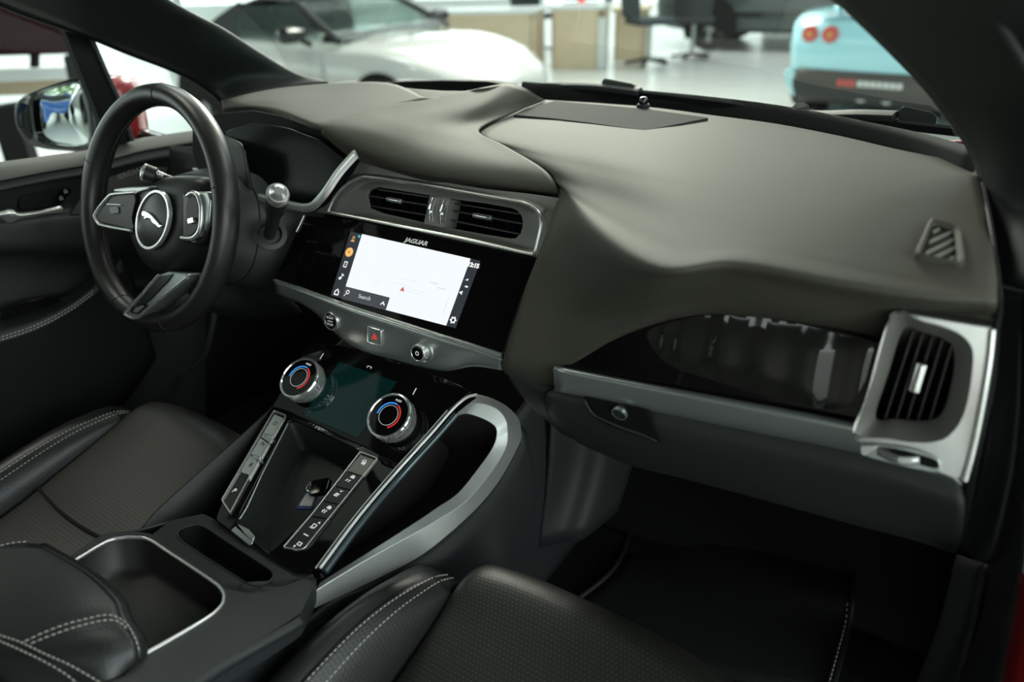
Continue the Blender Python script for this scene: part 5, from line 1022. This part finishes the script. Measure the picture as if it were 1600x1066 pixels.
def roadster(name,label,pos,heading,paint,top,group=None,k=1):
    T=xf(pos,heading,k); c=thing(name,label,'car',T(2,0,0),group)
    st=[(0,.58,.34,.60,.70),(.12,.74,.24,.70,.80),(.4,.83,.20,.80,.88),(.8,.865,.18,.85,.92),(1.5,.855,.17,.83,.90),(2.2,.855,.17,.80,.88),(2.65,.86,.17,.79,.88),(3.11,.865,.17,.78,.86),(3.45,.82,.18,.70,.79),(3.72,.70,.2,.58,.68),(3.88,.52,.24,.48,.57),(3.93,.36,.28,.42,.50)]
    body(T,st,paint,c)
    arcs=[]
    for s in (.80,3.11):
        for sd in (1,-1):
            arch(T,s,sd*.868,.31,sd,c); wheel(T,s,sd*.845,.305,.2,c,sd)
    RB=[(.72,.60,.92),(.95,.62,1.06),(1.25,.60,1.18),(1.6,.585,1.225),(1.98,.57,1.19)]
    rows=[[T(s,w*k,z-abs(k)**3*.055) for k in (-1,-.7,-.35,0,.35,.7,1)] for s,w,z in RB]
    surf('soft_top',rows,top,c,4,4,solid=.02)
    for sd in (1,-1):
        plate('soft_top_side',[T(.70,sd*.72,.88),T(1.40,sd*.79,.87),T(1.30,sd*.70,1.02),T(1.45,sd*.625,1.13),T(1.25,sd*.61,1.15),T(.95,sd*.63,1.03)],(T(0,-sd*.03,0)-T(0,0,0)),top,c,bevel=.004)
        plate('side_window',[T(1.40,sd*.79,.87),T(2.45,sd*.785,.87),T(2.02,sd*.625,1.12),T(1.45,sd*.635,1.125),T(1.30,sd*.70,1.02)],(T(0,-sd*.008,0)-T(0,0,0)),CGL,c,bevel=0)
        tube('windscreen_pillar',[T(2.62,sd*.76,.86),T(2.3,sd*.69,1.02),T(1.98,sd*.60,1.17)],.028,top if sd>0 else top,c)
        mb=T(2.32,sd*.97,.93); F=Frame(mb,T(1,0,0)-T(0,0,0),(0,0,1))
        loops('door_mirror',[[F(a*k,b*k,h) for a,b in circ(.085,16,.065)] for k,h in ((.3,-.13*sd),(.9,-.10*sd),(1,-.02*sd),(.8,.07*sd),(.3,.10*sd))],mat('mirror_black',(.02,.02,.022),.2),c,cap0=True,cap1=True)
        tube('mirror_stalk',[T(2.36,sd*.83,.84),T(2.32,sd*.93,.90)],.022,RUBBER,c)
        hlp=[(3.42,.70,.70),(3.58,.62,.66),(3.66,.50,.63),(3.52,.52,.70)]
        plate('headlight',[T(s,sd*t,z+.02) for s,t,z in hlp],(0,0,-.03),HL,c,bevel=.01)
        box('seat_headrest',T(1.55,sd*.36,.98),(.16,.26,.28),RUBBER,c,.05)
    plate('windscreen',[T(2.66,-.76,.86),T(2.66,.76,.86),T(2.0,.58,1.18),T(2.0,-.58,1.18)],(T(-.01,0,0)-T(0,0,0)),CGL,c,bevel=0)
    tube('windscreen_header',[T(1.99,sd,1.185) for sd in (-.59,-.3,0,.3,.59)],.03,top,c)
    surf('front_grille',[[T(3.935+.0-abs(t)*.35,t,.36) for t in (-.5,-.25,0,.25,.5)],[T(3.93-abs(t)*.4,t,.22) for t in (-.55,-.28,0,.28,.55)],[T(3.80-abs(t)*.4,t,.17) for t in (-.6,-.3,0,.3,.6)]],BLACK,c,4,3,solid=.02)
    for sd in (1,-1): plate('door_seam',[T(2.47,sd*.872,.28),T(2.49,sd*.872,.28),T(2.49,sd*.868,.78),T(2.47,sd*.868,.78)],(T(0,-sd*.02,0)-T(0,0,0)),FRAMEM,c,bevel=0)
    box('dashboard_shelf',T(2.45,0,.86),(.3,1.2,.06),RUBBER,c,.02,rotz=math.atan2(heading[1],heading[0]))
    return c
WHITEP=mat('car_paint_white',(.57,.59,.58),.25,coat=1); SOFT=mat('soft_top_fabric',(.022,.026,.028),.85)
roadster('roadster','white two-seat roadster with folded-up black soft top beyond the windscreen',(-6.257,4.129),(.9995,.031),WHITEP,SOFT,k=.94)
def estate(name,label,pos,heading,paint,L=4.6,hw=.94,H=1.68,group=None):
    T=xf(pos,heading); c=thing(name,label,'car',T(L/2,0,0),group); b=1.0
    body(T,[(0,hw*.80,.45,.80,.95),(.15,hw*.93,.32,.95,1.05),(.9,hw,.25,b,1.08),(2.0,hw*.99,.24,b-.02,1.05),(3.0,hw*.99,.24,b-.04,1.04),(3.7,hw,.25,b-.06,1.02),(4.2,hw*.92,.28,.86,.96),(L-.1,hw*.75,.32,.72,.82),(L,hw*.55,.4,.62,.72)],paint,c)
    for s in (.9,3.7):
        for sd in (1,-1): arch(T,s,sd*(hw+.005),.36,sd,c); wheel(T,s,sd*(hw-.02),.355,.24,c,sd)
    rows=[[T(s,w*k,z-abs(k)**3*.05) for k in (-1,-.6,-.2,.2,.6,1)] for s,w,z in ((.15,hw*.68,H-.25),(.5,hw*.70,H-.05),(1.4,hw*.71,H),(2.3,hw*.70,H-.02),(2.7,hw*.68,H-.10))]
    surf('roof',rows,paint,c,4,4,solid=.03)
    for sd in (1,-1):
        plate('side_windows',[T(.35,sd*hw*.90,b+.04),T(3.05,sd*hw*.90,b),T(2.55,sd*hw*.70,H-.14),T(.55,sd*hw*.71,H-.14)],(T(0,-sd*.02,0)-T(0,0,0)),DGL,c,bevel=.003)
        for s0,s1 in ((3.2,2.65),(1.75,1.75),(.25,.40)): tube('window_pillar',[T(s0,sd*hw*.91,b+.0),T(s1,sd*hw*.71,H-.08)],.035,paint,c)
        box('door_mirror',T(2.85,sd*(hw+.10),b+.08),(.14,.2,.15),paint,c,.04,rotz=math.atan2(heading[1],heading[0]))
        plate('door_moulding',[T(1.0,sd*(hw+.004),.46),T(3.2,sd*(hw+.004),.46),T(3.2,sd*(hw+.004),.54),T(1.0,sd*(hw+.004),.54)],(T(0,-sd*.02,0)-T(0,0,0)),DGL,c,bevel=0)
    plate('windscreen',[T(3.25,-hw*.84,b+.02),T(3.25,hw*.84,b+.02),T(2.68,hw*.66,H-.10),T(2.68,-hw*.66,H-.10)],(T(-.02,0,0)-T(0,0,0)),DGL,c,bevel=0)
    plate('rear_window',[T(.03,-hw*.74,b),T(.03,hw*.74,b),T(.22,hw*.66,H-.24),T(.22,-hw*.66,H-.24)],(T(.02,0,0)-T(0,0,0)),DGL,c,bevel=0)
    return c
DARKP=mat('car_paint_slate',(.055,.075,.075),.3,.2,coat=.8)
estate('off_roader','large dark slate car parked against the far wall of the showroom',(-4.3,11.4),(1,.10),DARKP,4.7,.96,1.75)
# ---- light blue sports car seen from behind
BLUEP=mat('car_paint_sky_blue',(.32,.66,.76),.28,coat=1)
T=xf((-.25,6.0),(.10,.995)); sc_=thing('sports_car','light blue low sports car with round red tail lamps and rear wing seen from behind','car',T(1.9,0,0))
body(T,[(-.02,.70,.42,.70,.80),(.04,.76,.36,.76,.86),(.2,.83,.34,.81,.89),(.55,.87,.33,.84,.90),(1.0,.875,.22,.82,.90),(1.6,.83,.2,.76,.88),(2.3,.82,.2,.72,.86),(2.9,.85,.2,.72,.80),(3.4,.78,.2,.6,.66),(3.75,.5,.25,.45,.5)],BLUEP,sc_)
for s in (.62,2.95):
    for sd in (1,-1): wheel(T,s,sd*.80,.315,.25,sc_,sd)
for sd in (1,-1):
    plate('bumper_corner',[T(.0,sd*.80,.40),T(.03,sd*.70,.41),T(.05,sd*.655,.36),T(.06,sd*.66,.22),T(.10,sd*.72,.16),T(.16,sd*.83,.30)],(T(.18,0,0)-T(0,0,0)),BLUEP,sc_,bevel=.02)
    for t in (.60,.435):
        F=Frame(T(-.022,sd*t,.70),T(0,-1,0)-T(0,0,0),(0,0,1)); lm=lathe('tail_lamp',[(.066,-.03),(.066,.012),(.055,.022),(.03,.024)],F,mat('tail_lamp_red',(.45,.02,.015),.15,coat=1),sc_,28)
        lathe('lamp_centre',[(.022,.02),(.022,.028),(.01,.03)],F,mat('lamp_amber',(.55,.28,.06),.2),lm,16)
    tube('wing_support',[T(.10,sd*.42,.86),T(.04,sd*.42,1.02)],.02,BLUEP,sc_)
    tube('exhaust',[T(-.05,sd*.10,.24),T(.2,sd*.10,.24)],.05,SILVD,sc_)
plate('rear_wing',[T(-.12,-.66,1.03),T(-.12,.66,1.03),T(.14,.66,1.0),T(.14,-.66,1.0)],(0,0,-.03),mat('wing_teal_black',(.03,.07,.075),.3),sc_,bevel=.008)
surf('diffuser',[[T(-.01,t,.42+.005*abs(t)) for t in (-.66,-.33,0,.33,.66)],[T(-.03,t,.30) for t in (-.68,-.33,0,.33,.68)],[T(.02,t,.17) for t in (-.62,-.33,0,.33,.62)],[T(.5,t,.13) for t in (-.62,-.33,0,.33,.62)]],mat('diffuser_black',(.022,.024,.024),.5),sc_,4,4,solid=.02)
for t in (-.45,.45): plate('diffuser_fin',[T(-.03,t,.30),T(.3,t,.30),T(.3,t,.06),T(.03,t,.08)],(T(0,.02,0)-T(0,0,0)),BLACK,sc_,bevel=0)
FT=Frame(T(-.048,.05,.335),T(0,-1,0)-T(0,0,0),(0,0,1))
flat('red_lettering',[[(x,-.028),(x+.04,-.028),(x+.04,.028),(x,.028)] for x in (-.26,-.21,-.16)],FT,mat('letter_red',(.45,.05,.04),.5),sc_,depth=.002)
flat('white_lettering',[[(x,-.022),(x+.042,-.022),(x+.042,.024),(x,.024)] for x in (-.10,-.05,0,.05,.10,.15,.20)],FT,mat('letter_white',(.55,.58,.58),.5),sc_,depth=.002)
plate('engine_cover',[T(.30,-.55,.90),T(.30,.55,.90),T(1.7,.50,1.12),T(1.7,-.50,1.12)],(0,0,-.05),BLUEP,sc_,bevel=.02)
plate('high_brake_lamp',[T(-.005,-.10,.81),T(-.005,-.42,.81),T(-.005,-.42,.785),T(-.005,-.10,.785)],(T(.03,0,0)-T(0,0,0)),mat('lamp_dull_red',(.25,.02,.02),.3),sc_,bevel=0)
body(T,[(1.55,.52,.8,.95,1.10),(1.9,.55,.8,1.0,1.14),(2.3,.55,.8,.98,1.12),(2.85,.62,.75,.78,.80)],DGL,sc_,'cabin')
# ---- desks, chairs, small things on the showroom floor
WOOD=mat('pale_oak',(.70,.57,.40),.5,noise_amt=.12,scale=9); WOODD=mat('pale_oak_shade',(.50,.40,.28),.5,noise_amt=.12,scale=9); WTOP=mat('desk_white_top',(.75,.78,.78),.3)
def gp(x,y): return V(x,y,z=GZ)
def desk(label,a,b,depth,h,top=True):
    d=thing('desk',label,'desk',a,'oak showroom desks'); n=Vector((-(b-a).y,(b-a).x,0)).normalized()*depth
    plate('front_panel',[a,b,b+Vector((0,0,h)),a+Vector((0,0,h))],n*.04/depth,WOOD,d,bevel=.004)
    for q in (a,b): plate('end_panel',[q,q+n,q+n+Vector((0,0,h)),q+Vector((0,0,h))],(b-a).normalized()*(.04 if q==a else -.04),WOOD,d,bevel=.004)
    e=(b-a).normalized()*.05
    plate('desk_top',[a-e-n*.05+Vector((0,0,h)),b+e-n*.05+Vector((0,0,h)),b+e+n+Vector((0,0,h)),a-e+n+Vector((0,0,h))],(0,0,.05),WTOP if top else WOOD,d,bevel=.006)
    return d
a=gp(862,107); b=gp(937,107); desk('pale oak desk panel in the middle of the far desk row',a,b,.9,.72)
dv_=(b-a).normalized(); a2=gp(853,110)+Vector((-.14,-.12,0)); desk('widest pale oak desk of the far row, beside the white roadster nose',a2-dv_*1.5,a2,.8,.70)
a3=gp(944,93)+dv_*.14; desk('small pale oak desk next to the dark swivel chair',a3,a3+dv_*.42,.8,.62,False)
def chair(label,p,rz,m,s=1):
    c=thing('swivel_chair',label,'chair',p,'swivel chairs in the showroom'); R=Matrix.Rotation(rz,3,'Z'); q=lambda x,y,z:p+R@Vector((x*s,y*s,z*s))
    plate('seat',rounded([q(x,y,.47) for x,y in ((-.25,-.24),(.25,-.24),(.25,.24),(-.25,.24))],.06),(0,0,.07*s),m,c,bevel=.02)
    surf('backrest',[[q(-.23,.22,.56),q(0,.27,.56),q(.23,.22,.56)],[q(-.25,.25,.8),q(0,.30,.8),q(.25,.25,.8)],[q(-.20,.30,1.02),q(0,.33,1.04),q(.20,.30,1.02)]],m,c,5,5,solid=.05)
    tube('gas_post',[q(0,0,.06),q(0,0,.48)],.03*s,SILVD,c)
    for k in range(5):
        t=2*math.pi*k/5; tube('foot',[q(0,0,.08),q(.28*math.cos(t),.28*math.sin(t),.04)],.02*s,RUBBER,c)
    return c
CHB=mat('chair_slate_fabric',(.035,.05,.054),.8)
chair('dark slate swivel chair standing at the end of the desk row',gp(1012,103),2.4,CHB,1.1)
chair('black swivel chair in front of the slate car',gp(1080,93),3.4,mat('chair_black',(.02,.024,.024),.6),1.0)
chair('dark chair tucked behind the middle desk with its back above the top',gp(838,82),3.1,CHB,1.05)
def pillar_box(label,p,h,w,m): 
    o=box('display_post',p+Vector((0,0,h/2)),(w,w,h),m,None,.01); tag(o,label,'post','slim display posts'); return o
pillar_box('slim white post between the middle and small desks',gp(940,107),.62,.10,WTOP)
o=box('monitor',gp(938,97)+Vector((0,.2,1.15)),(.12,.05,.9),RUBBER,None,.01); tag(o,'narrow dark screen standing above the white post','screen')
o=box('monitor',gp(895,97)+Vector((-.1,.4,.96)),(.55,.05,.34),mat('monitor_teal',(.10,.16,.17),.3),None,.01); tag(o,'wide grey monitor on the middle desk','screen')
lm=Frame(gp(902,97)+Vector((0,.1,.76)),(1,0,0),(0,1,0)); o=lathe('red_cup',[(.05,0),(.06,.1)],lm,RED,None,16); tag(o,'small red cup on the middle desk','cup')
# ---- beyond the driver door window: display screen, counter, parked white car
o=thing('display_board','large dark maroon display screen on a short stand beyond the driver window','display screen',V(40,100,d=4.6))
c0=[V(x,y,d=4.6) for x,y in [(-140,-60),(122,-20),(122,84),(-140,92)]]
plate('board_panel',c0,(-.05,.04,0),mat('board_maroon',(.020,.006,.008),.8,spec=.1),o,bevel=.01)
plate('board_stem',[V(x,y,d=4.62) for x,y in [(46,80),(59,80),(59,106),(46,106)]],(-.05,.04,0),BLACK,o,bevel=.004)
ct=thing('reception_counter','white topped pale wood counter beyond the driver window','counter',V(20,160,d=5.2))
plate('counter_top',[V(x,y,d=5.0) for x,y in [(-160,112),(108,104),(108,124),(-160,135)]],(-.5,.45,0),WTOP,ct,bevel=.01)
plate('counter_front',[V(x,y,d=5.02) for x,y in [(-160,133),(112,123),(112,146),(-160,156)]],(-.4,.36,0),WOODD,ct,bevel=.01)
for x_ in (-150,98):
    a_,b_=V(x_,140,d=5.1),V(x_+10,140,d=5.1); plate('counter_leg',[a_,b_,Vector((b_.x,b_.y,GZ)),Vector((a_.x,a_.y,GZ))],(-.35,.32,0),WOODD,ct,bevel=.005)
pl_=plate('chair_back',rounded([V(x,y,d=4.3) for x,y in [(98,90),(102,86),(150,84),(152,110)]]+[Vector((V(152,150,d=4.3).x,V(152,150,d=4.3).y,GZ)),Vector((V(98,150,d=4.3).x,V(98,150,d=4.3).y,GZ))],.04,4),(-.06,.05,0),RUBBER,None,bevel=.01); pl_.name='lounge_chair'; tag(pl_,'black lounge chair back beside the wood counter beyond the mirror','chair')
pk=plate('parcel_shelf_box',rounded([V(x,y,d=3.6) for x,y in [(-20,170),(25,163),(30,200)]]+[Vector((V(30,205,d=3.6).x,V(30,205,d=3.6).y,GZ)),Vector((V(-20,206,d=3.6).x,V(-20,206,d=3.6).y,GZ))],.02,3),(-.1,.08,0),BLACK,None,bevel=.01); pk.name='dark_bin'; tag(pk,'dark bin left of the door mirror beyond the window','bin')
roadster('roadster','white roadster standing behind the car, seen in the door mirror',(-5.8,-9.05),(.75,.66),WHITEP,WHITEP)
BLV=mat('car_paint_blue',(.03,.12,.42),.3,coat=1)
estate('hatchback','blue car standing behind the white roadster, seen in the door mirror',(-8.9,-8.8),(.75,.66),BLV,4.3,.86,1.45)
roadster('roadster','pale roadster with its wing close outside the driver window',(-7.6,-.95),(.93,.36),WHITEP,SOFT)
o=box('dark_column',(-5.7,-11.2,1.6),(1.5,.9,3.9),mat('column_teal_grey',(.05,.075,.075),.5),None,.02); struct(o); o.name='pillar_showroom'
random.seed(7)
def bush(label,c,R,n):
    vs,fs=[],[]
    for k in range(n):
        d=Vector((random.gauss(0,1),random.gauss(0,1),random.gauss(0,1))).normalized()*R*random.uniform(.55,1); p=c+Vector((d.x,d.y,d.z*1.3)); u=Vector((random.gauss(0,1),random.gauss(0,1),random.gauss(0,1))).normalized(); v=u.cross(d).normalized(); s=R*.10; b=len(vs)
        vs+= [p-u*s,p+v*s*.5,p+u*s,p-v*s*.5]; fs.append((b,b+1,b+2,b+3))
    o=obj('leafy_shrub',vs,fs,mat('leaf_green',(.16,.36,.05),.5,noise_amt=.4,scale=6),smooth=False); tag(o,label,'shrub'); return o
bush('bright green shrub outside the showroom glass, seen in the mirror',Vector((-10.2,-12.3,1.4)),1.35,700)
bush('green shrub low beside the showroom glass, furthest back',Vector((-13.8,-11.0,1.2)),1.35,500)
